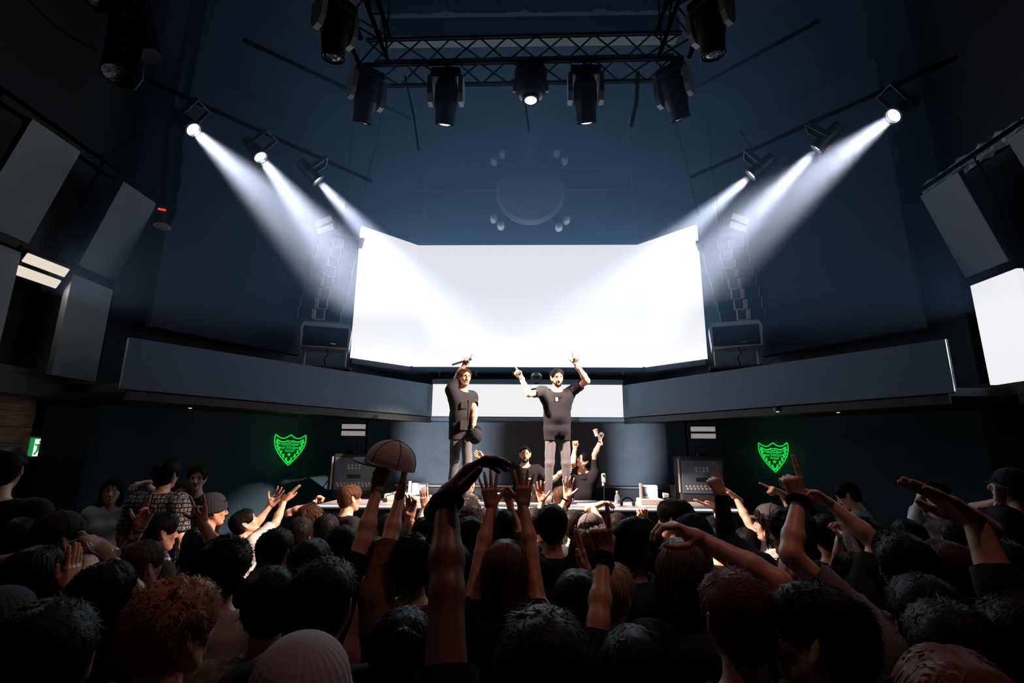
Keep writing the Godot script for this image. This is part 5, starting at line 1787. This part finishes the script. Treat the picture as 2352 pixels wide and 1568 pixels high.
		if p.face == "beard":
			var bb := []
			for k in [-1.0, 1.0]:
				bb.append([Vector3(k * 0.068, 0.0, -0.004), Vector3(k * 0.056, -0.05, -0.018), 0.010, 0.016, 0, 0.01])
				bb.append([Vector3(k * 0.056, -0.05, -0.018), Vector3(k * 0.022, -0.094, -0.066), 0.016, 0.020, 0, 0.01])
				bb.append([Vector3(k * 0.022, -0.094, -0.066), Vector3(0, -0.100, -0.078), 0.020, 0.021, 0, 0.01])
				bb.append([Vector3(0, -0.044, -0.096), Vector3(k * 0.028, -0.060, -0.080), 0.0075, 0.0085, 0, 0.006])
				bb.append([Vector3(k * 0.028, -0.060, -0.080), Vector3(k * 0.022, -0.090, -0.070), 0.0085, 0.018, 0, 0.01])
			part(f, "beard", arrays_mesh(nets(bb, 0.005, 0.01)), hair_mat(p.get("tone", "black")))
	for bd in p.get("bands", []):                           # [side, name, colour, share of the forearm, radius, thickness]
		var e0: Vector3 = ends[bd[0]][0]
		var w0: Vector3 = ends[bd[0]][1]
		part(t, bd[1], tube(circle(bd[4], 24, "y"), bd[5], 8, true), mat("band_" + (bd[2] as Color).to_html(false), bd[2], 0.35, 0.6 if bd[1] == "bracelet" else 0.0), Transform3D(Basis(Quaternion(Vector3.UP, (w0 - e0).normalized())), e0.lerp(w0, bd[3])))
	if p.has("necklace"):
		part(t, "necklace", tube(circle(0.075, 28, "y", 1.0, 1.1), 0.0028, 6, true), mat("gold", Color(0.75, 0.55, 0.25), 0.25, 1.0), Transform3D(B * Basis(Vector3.RIGHT, -0.75), J.call(Vector3(0, 1.405, -0.060))))
	for q in p.get("pockets", []):
		part(t, "pocket", box(q[0], 0.006), cloth_mat(p.get("shirt", BLACK)), Transform3D(B * Basis(Vector3.UP, q[2]), J.call(q[1])))
	if p.has("print"):
		part(t, "chest_print", box(p.print[0], 0.002), mat("print_" + (p.print[1] as Color).to_html(false), p.print[1], 0.6), Transform3D(B * Basis(Vector3.RIGHT, 0.12), J.call(Vector3(p.print[2], p.print[3], -0.128))))
	return t

# ---------------------------------------------------------------- who is there

const BLACK := Color(0.012, 0.013, 0.016)
const NAVY := Color(0.010, 0.016, 0.032)
const COAL := Color(0.035, 0.037, 0.042)
const GREY := Color(0.17, 0.17, 0.18)
const PALE := Color(0.55, 0.54, 0.56)
const PINK := Color(0.45, 0.25, 0.22)
const SIDE := 0.18                     # the aisles lie a step higher

func who(label: String, x: float, y: float, d: float, yaw: float, more := {}) -> Node3D:
	var p := {"label": label, "x": x, "y": y, "d": d, "yaw": yaw}
	p.merge(more, true)
	if d < 2.0:
		p.merge({"cell": 0.015, "fine": 0.007, "hand_cell": 0.0036})
	elif d < 3.2:
		p.merge({"cell": 0.018})
	return person(p)

func build_people() -> void:
	for s in [-1.0, 1.0]:
		struct("aisle_floor", box(Vector3(3.4, SIDE, 9.2), 0.01), M.floor_boards, pos(Vector3(s * 4.45, SIDE / 2, -1.4)))
	performers()
	crowd_left()
	crowd_middle()
	crowd_right()
	held_things()

func performers() -> void:
	var deck := 1.362
	var stage := 0.452
	who("man in a grey utility vest on the table raising a microphone", 1067, 846, 6.9, 205, {"body": 222, "ground": deck, "hair": "side", "tone": "brown", "skin": "tan", "face": "plain", "shirt": Color(0.016, 0.018, 0.022), "top_name": "vest", "sleeve": 0.17, "pants": Color(0.075, 0.080, 0.092), "shoes": Color(0.05, 0.05, 0.05), "cell": 0.014, "fine": 0.006, "hand_cell": 0.004, "hem": 0.80, "stride": 0.04, "pockets": [[Vector3(0.12, 0.13, 0.03), Vector3(0.08, 0.98, -0.135), -0.15], [Vector3(0.12, 0.13, 0.03), Vector3(-0.08, 0.98, -0.135), 0.15], [Vector3(0.10, 0.09, 0.024), Vector3(0.08, 1.24, -0.125), -0.2], [Vector3(0.02, 0.5, 0.012), Vector3(0.0, 1.08, -0.14), 0.0]], "group": "performers on the stage",
		"arms": [["R", 1066, 838, 6.75, 1044, 880, 1078, 812, "c", "point"], ["L", 1087, 985, 6.8, 1092, 950, 1088, 1005, "r", "grip"]]})
	who("bearded man in a black tee on the table with both arms up", 1279, 846, 6.9, 196, {"body": 188, "ground": deck, "hair": "short", "face": "beard", "skin": "fair", "shirt": Color(0.011, 0.013, 0.018), "sleeve": 0.19, "pants": Color(0.085, 0.092, 0.108), "shoes": Color(0.25, 0.26, 0.3), "cell": 0.014, "fine": 0.006, "hand_cell": 0.004, "hem": 0.80, "stride": 0.02, "tilt": -8, "group": "performers on the stage", "print": [Vector3(0.03, 0.05, 0.004), Color(0.7, 0.7, 0.7), 0.02, 1.33], "necklace": 1,
		"arms": [["R", 1196, 866, 6.75, 1226, 893, 1174, 840, "c", "point"], ["L", 1325, 838, 6.8, 1334, 880, 1319, 800, "c", "gun"]], "bands": [["R", "wristband", Color(0.08, 0.3, 0.12), 0.9, 0.03, 0.004]]})
	who("bearded DJ in a black tee spreading his arms behind the table", 1206, 1023, 7.6, 180, {"ground": stage, "hair": "buzz", "face": "beard", "skin": "fair", "shirt": Color(0.011, 0.013, 0.018), "sleeve": 0.22, "cell": 0.014, "fine": 0.006, "hand_cell": 0.004, "group": "performers on the stage", "necklace": 1, "print": [Vector3(0.06, 0.022, 0.004), Color(0.35, 0.5, 0.85), -0.07, 1.27],
		"arms": [["R", 1110, 1053, 7.25, 1142, 1086, 1092, 1040, "c", "relax"], ["L", 1290, 1085, 7.35, 1268, 1088, 1310, 1078, "c", "relax"]]})
	who("black haired reveller in a black tee tipping back beside the DJ with a cup", 1340, 1040, 7.75, 120, {"body": 170, "ground": stage, "hair": "mop", "face": "plain", "skin": "pale", "tilt": 28, "shirt": Color(0.014, 0.015, 0.02), "sleeve": 0.20, "cell": 0.014, "fine": 0.006, "hand_cell": 0.004, "group": "performers on the stage", "necklace": 1,
		"arms": [["L", 1379, 1012, 7.7, 1368, 1065, 1372, 990, "r", "grip"], ["R", 1320, 1028, 7.7, 1316, 1078, 1322, 1000, "c", "fist"]], "bands": [["L", "watch", BLACK, 0.9, 0.031, 0.007]]})
	who("helper in a pale shirt crouching behind the table below the vested man", 1078, 1092, 7.55, 215, {"ground": stage - 0.1, "hair": "short", "skin": "fair", "shirt": PALE, "sleeve": 0.22, "group": "performers on the stage"})

func crowd_left() -> void:
	who("tall man with cropped hair and a bare neck standing in the left aisle", 22, 1028, 3.0, -18, {"ground": SIDE, "hair": "short", "skin": "fair"})
	who("woman in a pale belted top standing by the left aisle door", 262, 1098, 5.0, 175, {"ground": SIDE, "fem": true, "hair": "long", "shirt": Color(0.35, 0.36, 0.38), "pants": PALE, "hem": 1.02, "sleeve": 0.1})
	who("man in a dark shirt patterned with white letters hugging a friend", 388, 1057, 4.55, -35, {"ground": SIDE, "hair": "mop", "shirt": Color(0.02, 0.024, 0.03), "pattern": "logo", "sleeve": 0.24, "loose": 0.02})
	who("smiling woman peeking over the patterned shirt with her arm round it", 424, 1104, 5.2, 165, {"ground": SIDE, "fem": true, "hair": "bob", "tone": "brown", "skin": "pale", "face": "plain", "roll": 20, "arms": [["R", 335, 1108, 4.8, 398, 1113, 312, 1110, "d", "relax"]]})
	who("man with a black quiff facing away from the stage by the left wall", 457, 1070, 5.35, 172, {"ground": SIDE, "hair": "mop", "skin": "fair", "face": "plain", "cell": 0.016, "fine": 0.006})
	who("man in a black beanie and glasses looking across to the booth", 492, 1133, 4.1, -72, {"hair": "buzz", "wear": "beanie", "hat": Color(0.02, 0.024, 0.03), "glasses": "face", "skin": "fair"})
	who("man with two fingers raised and a white tag on his forearm", 372, 1176, 3.3, -65, {"hair": "short", "skin": "fair", "arms": [["L", 322, 1212, 3.1, 282, 1300, 350, 1146, "c", "three"]], "bands": [["L", "wristband", Color(0.7, 0.72, 0.74), 0.72, 0.035, 0.006], ["L", "bracelet", BLACK, 0.95, 0.030, 0.003]]})
	who("person making the horns sign behind the big curly black head", 527, 1238, 3.0, -15, {"hair": "short", "skin": "tan", "arms": [["L", 466, 1198, 3.1, 492, 1268, 452, 1126, "c", "horns"]]})
	who("man in a pale tee throwing both arms towards the booth, face turned up", 566, 1168, 4.6, -80, {"hair": "short", "skin": "pale", "tilt": 28, "face": "plain", "shirt": PALE, "sleeve": 0.2, "body": -45, "arms": [["L", 622, 1160, 4.75, 590, 1205, 650, 1124, "c", "open"], ["R", 654, 1148, 4.8, 640, 1206, 690, 1108, "d", "flat"]]})
	who("woman with long brown curls raising a thumb towards the booth", 716, 1160, 4.3, -88, {"fem": true, "hair": "wavy", "tone": "brown", "skin": "pale", "tilt": 12, "face": "plain", "body": -40, "arms": [["L", 720, 1158, 4.4, 690, 1204, 736, 1136, "r", "thumb"]]})
	who("man with combed brown hair in a black jacket near the table", 806, 1112, 4.9, -62, {"hair": "side", "tone": "chestnut", "skin": "pale", "sleeve": 0.56})
	who("person with a big curly black head of hair and a pale tee", 522, 1230, 2.25, -15, {"hair": "afro", "puff": 0.03, "shirt": Color(0.4, 0.4, 0.42), "skin": "tan"})
	who("man with short black hair and one lit ear behind the curly heads", 637, 1212, 2.9, -25, {"hair": "short", "skin": "fair"})
	who("person with glossy black hair below the woman raising a thumb", 688, 1188, 3.6, -10, {"hair": "mop"})
	who("man with a shining bare forehead lifting a baseball cap", 716, 1232, 2.4, -30, {"hair": "buzz", "skin": "fair", "arms": [["R", 866, 1128, 2.55, 862, 1248, 878, 1078, "f", "grip"]]})
	who("person in a camouflage shirt with tousled black hair", 622, 1298, 1.9, 8, {"hair": "mop", "puff": 0.02, "shirt": Color(0.10, 0.105, 0.085), "pattern": "camo"})
	who("broad man with black hair and one red-lit ear in front of the pink tee", 748, 1280, 1.6, -18, {"hair": "short", "skin": "fair", "big": 1.05})
	who("person in a pink tee behind the raised cap arm", 790, 1206, 2.95, -10, {"hair": "short", "shirt": PINK, "sleeve": 0.22})
	who("man in a brown printed shirt stretching a flat hand up", 952, 1230, 2.4, 8, {"hair": "curly", "skin": "tan", "shirt": Color(0.11, 0.062, 0.038), "pattern": "print", "sleeve": 0.25, "arms": [["L", 918, 1142, 2.65, 890, 1270, 928, 1086, "r", "flat"]]})
	who("person with dark hair raising a loose hand beside the big dark forearm", 978, 1186, 3.4, 5, {"hair": "short", "arms": [["L", 942, 1188, 3.55, 936, 1240, 946, 1148, "c", "relax"]]})
	who("person in a pale sleeve holding a flat palm up at the table edge", 1003, 1150, 4.5, 8, {"hair": "short", "skin": "pale", "shirt": PALE, "sleeve": 0.46, "arms": [["L", 976, 1166, 4.75, 962, 1215, 972, 1116, "f", "flat"]]})
	who("man with ginger curls and a shaved temple in profile", 415, 1318, 1.42, -55, {"hair": "curly", "tone": "ginger", "skin": "fair", "puff": 0.028, "face": "plain", "big": 0.97})
	who("person with an auburn bob over the knitted beanie", 12, 1272, 2.5, -75, {"fem": true, "hair": "bob", "tone": "auburn", "skin": "pale"})
	who("person in a ribbed dark teal beanie", 8, 1352, 1.6, -45, {"hair": "buzz", "wear": "beanie", "hat": Color(0.022, 0.04, 0.046), "skin": "fair"})
	who("person in a black cap drinking from a glass bottle", 145, 1178, 2.5, -62, {"hair": "short", "wear": "cap", "skin": "tan", "arms": [["R", 232, 1262, 2.4, 246, 1335, 204, 1238, "l", "grip"]]})
	who("person lifting a slender hand beside the face in the left crowd", 88, 1252, 2.15, -35, {"fem": true, "hair": "long", "skin": "fair", "arms": [["R", 154, 1350, 2.1, 158, 1440, 180, 1250, "l", "flat"]]})
	who("woman with loose black waves behind the ginger curls", 248, 1282, 1.95, -30, {"fem": true, "hair": "wavy", "puff": 0.02})
	who("man with brown hair and a lit cheek behind the loose black waves", 330, 1240, 2.6, -48, {"hair": "short", "tone": "brown", "skin": "tan"})
	who("person with smooth black hair low in the left corner of the crowd", 120, 1376, 1.1, -10, {"hair": "short"})
	who("person in a smooth light grey knitted hat", 700, 1452, 1.05, 0, {"hair": "none", "wear": "beanie", "hat": Color(0.26, 0.27, 0.30), "puff": 0.02, "shirt": COAL})
	who("man with a dark hood between the auburn bob and the aisle", 48, 1188, 2.75, -20, {"hair": "short", "skin": "fair"})
	who("short haired person under the raised thumb, facing the booth", 752, 1180, 3.9, -15, {"hair": "short"})
	who("dark haired person left of the brown printed shirt", 868, 1235, 3.4, 0, {"hair": "mop"})
	who("dark haired person beneath the flat hand by the cap", 895, 1178, 4.2, -5, {"hair": "short"})

func crowd_middle() -> void:
	who("broad person with black hair whose forearm towers over the crowd", 1250, 1398, 1.08, 0, {"hair": "short", "skin": "dark", "big": 1.08, "arms": [["L", 1026, 1140, 1.36, 1030, 1300, 1098, 1052, "d", "relax"]], "bands": [["L", "watch", BLACK, 0.93, 0.036, 0.010]], "sleeve": 0.13, "glasses": "up"})
	who("woman with long chestnut hair spreading both hands overhead", 1160, 1238, 2.3, 0, {"fem": true, "hair": "long", "tone": "chestnut", "skin": "tan", "sleeve": 0.03, "neck": 0.105, "arms": [["L", 1128, 1164, 2.5, 1094, 1292, 1118, 1072, "f", "open"], ["R", 1203, 1160, 2.5, 1228, 1285, 1204, 1070, "f", "open"]]})
	who("person with long black hair and both fists over the head", 1152, 1168, 3.4, 0, {"fem": true, "hair": "long", "skin": "tan", "necklace": 1, "arms": [["R", 1168, 1150, 3.55, 1192, 1240, 1158, 1112, "c", "fist"]]})
	who("person with black curls right below the vested man", 1076, 1143, 4.3, 0, {"hair": "afro", "puff": 0.03})
	who("dark haired person behind the towering forearm", 1080, 1186, 3.2, 15, {"hair": "short"})
	who("man with close-cropped black hair and both ears showing under the DJ", 1268, 1157, 3.1, 0, {"hair": "short", "skin": "tan"})
	who("man with a watch and a pale sleeve waving at the performer's feet", 1291, 1116, 5.0, 8, {"hair": "short", "tone": "brown", "skin": "fair", "shirt": PALE, "sleeve": 0.44, "arms": [["R", 1302, 1142, 4.85, 1314, 1198, 1306, 1092, "c", "open"]], "bands": [["R", "watch", BLACK, 0.9, 0.031, 0.007]]})
	who("person holding up a tan open hand left of the waving watch", 1228, 1165, 4.5, 5, {"hair": "short", "skin": "tan", "arms": [["R", 1244, 1152, 4.75, 1250, 1200, 1238, 1104, "c", "open"]]})
	who("person in a grey cap pointing across the table edge", 1356, 1182, 3.6, 5, {"hair": "short", "wear": "cap_back", "hat": Color(0.28, 0.28, 0.29), "skin": "pale", "arms": [["R", 1362, 1164, 4.0, 1340, 1200, 1394, 1150, "d", "relax"]]})
	who("woman with loose chestnut curls in front of the booth camera", 1348, 1212, 2.8, 10, {"fem": true, "hair": "wavy", "tone": "chestnut", "skin": "fair", "puff": 0.02})
	who("person pointing one finger up with a gold bracelet on the wrist", 1452, 1440, 1.38, 0, {"fem": true, "hair": "bob", "skin": "tan", "arms": [["L", 1386, 1278, 1.72, 1404, 1428, 1376, 1186, "f", "point"]], "bands": [["L", "bracelet", Color(0.8, 0.6, 0.2), 0.97, 0.030, 0.008], ["L", "bracelet", BLACK, 0.88, 0.031, 0.006]]})
	who("woman with smooth black hair and an earring, clapping", 1326, 1308, 1.85, 0, {"fem": true, "hair": "long", "skin": "fair", "arms": [["R", 1346, 1314, 2.05, 1362, 1395, 1334, 1252, "l", "flat"]]})
	who("woman with a high light brown ponytail", 1402, 1292, 2.2, -22, {"fem": true, "hair": "tail", "tone": "blond", "skin": "pale"})
	who("bearded man in a dark jacket turning right under the raised fist", 1462, 1186, 2.55, -50, {"hair": "short", "skin": "dark", "face": "beard"})
	who("person raising a lit fist between the bearded man and the booth", 1500, 1206, 3.9, 0, {"hair": "short", "skin": "fair", "arms": [["L", 1480, 1198, 4.0, 1496, 1255, 1470, 1156, "c", "fist"]]})
	who("man with a thick black fringe and glasses by the table end", 1548, 1146, 3.4, 62, {"hair": "mop", "glasses": "face", "skin": "fair"})
	who("person in a navy cap under the curled dark hand", 1590, 1184, 2.85, 25, {"hair": "short", "wear": "cap_back", "hat": NAVY, "skin": "fair"})
	who("woman with straight brown hair in a dark teal tee", 1562, 1236, 2.05, 12, {"fem": true, "hair": "bob", "tone": "chestnut", "skin": "pale", "shirt": Color(0.03, 0.045, 0.052), "sleeve": 0.2, "neck": 0.10})
	who("person with dark red hair whose curled hand hangs over the crowd", 1684, 1308, 1.5, 22, {"hair": "side", "tone": "red", "skin": "fair", "arms": [["R", 1606, 1236, 1.72, 1735, 1352, 1518, 1192, "d", "claw"]]})
	who("short haired person at the table edge under the camera pole", 1418, 1176, 4.4, 0, {"hair": "short"})
	who("dark haired person at the table edge between curls and cropped hair", 1128, 1158, 4.7, 0, {"hair": "short"})
	who("dark haired person right of the cropped man, facing the booth", 1318, 1172, 4.2, 0, {"hair": "mop"})
	who("person with smooth dark hair left of the bearded man", 1424, 1206, 3.3, 10, {"fem": true, "hair": "bob"})
	who("dark haired person in the gap right of the long chestnut hair", 1226, 1268, 2.75, 0, {"hair": "short"})
	who("person in a black tank top left of the long chestnut hair", 1045, 1250, 2.9, 5, {"hair": "mop"})
	who("person with a bare shoulder left of the towering forearm", 930, 1398, 1.5, 0, {"fem": true, "hair": "bun", "skin": "fair", "sleeve": 0.0, "neck": 0.115})

func crowd_right() -> void:
	who("man in a navy sweater with curly black hair pointing at the booth", 1812, 1170, 2.9, 62, {"body": 25, "hair": "curly", "skin": "fair", "face": "plain", "shirt": NAVY, "sleeve": 0.52, "arms": [["L", 1655, 1136, 3.1, 1700, 1240, 1630, 1076, "f", "point"]]})
	who("person in a white shirt stretching two lit forearms at the booth", 1712, 1212, 4.2, 30, {"hair": "short", "skin": "pale", "shirt": PALE, "arms": [["L", 1642, 1164, 4.4, 1674, 1214, 1602, 1152, "u", "flat"], ["R", 1690, 1142, 4.5, 1712, 1178, 1658, 1120, "u", "flat"]]})
	who("woman in a grey hat and a striped white jacket in profile", 1766, 1160, 3.8, 82, {"fem": true, "hair": "bob", "wear": "cap", "hat": Color(0.11, 0.115, 0.12), "skin": "pale", "face": "plain", "shirt": Color(0.62, 0.61, 0.58), "pattern": "stripe", "top_name": "jacket", "sleeve": 0.5})
	who("man in a grey tee pointing straight up with a black wrist scrunchie", 2072, 1222, 2.0, 8, {"hair": "short", "skin": "fair", "shirt": GREY, "sleeve": 0.2, "arms": [["L", 1834, 1150, 2.2, 1872, 1292, 1808, 1060, "f", "point"]], "bands": [["L", "scrunchie", BLACK, 0.98, 0.034, 0.016]]})
	who("man with a long nose in profile, close to the dark red hair", 1872, 1338, 1.35, 72, {"hair": "short", "skin": "fair", "face": "plain"})
	who("person pointing a thin finger left behind the pointing sweater", 1838, 1152, 4.3, 55, {"hair": "short", "skin": "pale", "arms": [["L", 1795, 1132, 4.4, 1812, 1172, 1758, 1112, "d", "point"]]})
	who("person waving a loose hand above the glass bottle", 2048, 1216, 2.45, 20, {"hair": "short", "skin": "fair", "arms": [["L", 1906, 1156, 2.6, 1965, 1250, 1868, 1128, "d", "relax"]]})
	who("person with black hair lifting a clear bottle of amber drink", 1896, 1180, 3.3, 20, {"hair": "short", "skin": "tan", "arms": [["R", 1928, 1252, 3.05, 1940, 1335, 1938, 1206, "l", "grip"]]})
	who("man in a grey tee with white sleeves bending over in the right aisle", 1945, 1108, 5.2, 82, {"ground": SIDE, "hair": "short", "skin": "fair", "tilt": -25, "shirt": Color(0.22, 0.22, 0.22), "lean": Vector3(-0.12, 0, 0.0), "sleeve": 0.25})
	who("person with a round black head of hair by the white aisle table", 1985, 1188, 3.5, 0, {"hair": "mop"})
	who("woman in a silver crop top in the right aisle", 2142, 1098, 4.6, 172, {"ground": SIDE, "fem": true, "hair": "long", "skin": "fair", "shirt": Color(0.58, 0.60, 0.65), "sleeve": 0.5, "hem": 1.08, "waist": 0.96, "pants": PALE, "neck": 0.115, "arms": [["R", 2112, 1148, 4.5, 2098, 1212, 2116, 1122, "r", "fist"]]})
	who("person in a black sleeve reaching a huge blurred hand over the crowd", 2345, 1352, 1.3, 18, {"hair": "short", "skin": "tan", "sleeve": 0.4, "arms": [["L", 2238, 1192, 1.42, 2305, 1330, 2112, 1112, "d", "flat"]]})
	who("person with a wavy black fringe under the huge hand", 2118, 1316, 1.6, 15, {"hair": "mop", "puff": 0.02})
	who("man in a pale pink tee with sunglasses pushed up on black hair", 2172, 1380, 1.36, 25, {"hair": "side", "skin": "fair", "shirt": Color(0.5, 0.44, 0.46), "glasses": "up"})
	who("woman with long auburn hair in front of the pale pink tee", 2192, 1492, 0.92, 15, {"fem": true, "hair": "long", "tone": "auburn"})
	who("person in a dark cap filming with a raised phone in the right aisle", 2318, 1078, 3.6, 62, {"ground": SIDE, "hair": "short", "wear": "cap", "skin": "fair", "arms": [["L", 2295, 1152, 3.55, 2290, 1215, 2300, 1108, "f", "grip"]]})
	who("man with glasses in profile below the huge hand", 2212, 1198, 2.8, 80, {"hair": "short", "glasses": "face", "skin": "fair"})
	who("woman with long smooth dark hair behind the wavy fringe", 2166, 1238, 2.45, 38, {"fem": true, "hair": "long", "tone": "brown"})
	who("person clapping with a red wristband", 1826, 1268, 2.42, 8, {"hair": "short", "skin": "fair", "arms": [["L", 1796, 1338, 2.35, 1786, 1415, 1806, 1272, "r", "flat"]], "bands": [["L", "wristband", Color(0.7, 0.05, 0.03), 0.9, 0.031, 0.006]]})
	who("dark haired person in the gap left of the pointing sweater", 1648, 1212, 4.0, 5, {"hair": "short"})
	who("person with black hair under the navy sleeve", 1722, 1268, 2.6, 10, {"hair": "mop"})
	who("dark haired person at the right table end", 1640, 1182, 4.8, 10, {"hair": "short"})
	who("person with a long black ponytail right of the red wristband", 1958, 1268, 2.6, 20, {"fem": true, "hair": "tail", "skin": "tan"})
	who("dark haired person at the right edge of the crowd", 2300, 1238, 2.3, 30, {"hair": "short"})
	who("person with long dark hair between the silver top and the glasses", 2082, 1190, 3.4, 15, {"fem": true, "hair": "long"})

func held_things() -> void:
	# the baseball cap held aloft
	var cap := thing("baseball_cap", "two-tone baseball cap held high by a raised hand", "cap", Transform3D((Basis(Vector3.BACK, -0.30) * Basis(Vector3.RIGHT, 0.05) * Basis(Vector3.UP, 2.15)).scaled_local(Vector3.ONE * 1.2), at(896, 1068, 2.62)))
	cap_parts(cap, mat("cap_grey", Color(0.34, 0.32, 0.28), 0.85), mat("cap_dark", Color(0.02, 0.022, 0.03), 0.8), false)
	# the microphone of the man on the table
	var m0 := at(1079, 824, 6.72)
	var m1 := at(1036, 838, 6.70)
	var mic := thing("microphone", "black cordless microphone held up by the vested man", "microphone", Transform3D(Basis(Quaternion(Vector3.UP, (m1 - m0).normalized())), m0))
	part(mic, "grille_head", lathe([Vector2(0, -0.026), Vector2(0.018, -0.02), Vector2(0.026, 0.0), Vector2(0.022, 0.022), Vector2(0.017, 0.03)], 20), M.black_metal)
	part(mic, "handle", lathe([Vector2(0.017, 0.03), Vector2(0.018, 0.06), Vector2(0.014, 0.25), Vector2(0, 0.252)], 16), M.black_plastic)
	# the black cap in his other hand
	var hat := thing("black_cap", "black cap dangling from the vested man's lowered hand", "cap", Transform3D(Basis.from_euler(Vector3(1.2, 0.3, 0.5)), at(1092, 1002, 6.72)))
	cap_parts(hat, cloth_mat(Color(0.014, 0.015, 0.018)), cloth_mat(Color(0.014, 0.015, 0.018)))
	# cup of the reveller
	var cup := thing("paper_cup", "pale cup held up by the black haired reveller", "cup", Transform3D(Basis.from_euler(Vector3(0.2, 0, 0.25)), at(1371, 1001, 7.62)))
	part(cup, "cup", lathe([Vector2(0, 0), Vector2(0.026, 0.0), Vector2(0.036, 0.10), Vector2(0.033, 0.10), Vector2(0.025, 0.006), Vector2(0, 0.006)], 20), M.white_plastic)
	# bottles
	var glass := mat("clear_glass", Color(0.80, 0.88, 0.86), 0.04)
	glass.albedo_color.a = 0.25
	glass.transparency = BaseMaterial3D.TRANSPARENCY_ALPHA
	var drink := mat("amber_drink", Color(0.55, 0.25, 0.04), 0.08)
	drink.albedo_color.a = 0.55
	drink.transparency = BaseMaterial3D.TRANSPARENCY_ALPHA
	for q in [[1934, 1206, 1980, 1300, 2.97, 0.42, "clear glass bottle of amber drink raised above the right crowd"], [206, 1238, 262, 1276, 2.36, 0.9, "glass bottle tilted to the lips of the person in the black cap"]]:
		var n := at(q[0], q[1], q[4])
		var b := at(q[2], q[3], q[4] - 0.05)
		var bt := thing("glass_bottle", q[6], "bottle", Transform3D(Basis(Quaternion(Vector3.UP, (n - b).normalized())), b), "bottles in the crowd")
		part(bt, "glass", lathe([Vector2(0, 0.0), Vector2(0.028, 0.0), Vector2(0.031, 0.01), Vector2(0.031, 0.125), Vector2(0.024, 0.155), Vector2(0.0135, 0.185), Vector2(0.0125, 0.235), Vector2(0.0145, 0.238), Vector2(0.0135, 0.25)], 22), glass)
		part(bt, "drink", lathe([Vector2(0, 0.004), Vector2(0.027, 0.004), Vector2(0.029, 0.012), Vector2(0.029, 0.09), Vector2(0, 0.09)], 20), drink)
	# phone of the person filming
	var ph := thing("smartphone", "dark smartphone held up by the person in the dark cap", "phone", pos(at(2304, 1112, 3.68), 1.0))
	part(ph, "body", box(Vector3(0.075, 0.15, 0.009), 0.003), M.black_plastic)
	part(ph, "lens", lathe([Vector2(0, 0.002), Vector2(0.007, 0.002), Vector2(0.008, 0.0)], 12, Transform3D(Basis(Vector3.RIGHT, -PI / 2), Vector3(0.02, 0.055, -0.005))), M.chrome)
	# table with a white cloth in the right aisle
	var tb := Vector3(at(2008, 1250, 4.2).x, SIDE, -4.2)
	var table := thing("side_table", "small white-topped table in the right aisle", "table", pos(tb))
	part(table, "table_top", lathe([Vector2(0, 0.86), Vector2(0.24, 0.86), Vector2(0.25, 0.85), Vector2(0.25, 0.825), Vector2(0, 0.82)], 30), M.white_plastic)
	part(table, "post", tube([Vector3(0, 0.02, 0), Vector3(0, 0.83, 0)], 0.025, 12), M.black_metal)
	part(table, "foot", lathe([Vector2(0, 0.03), Vector2(0.18, 0.015), Vector2(0.19, 0.0)], 24), M.black_metal)
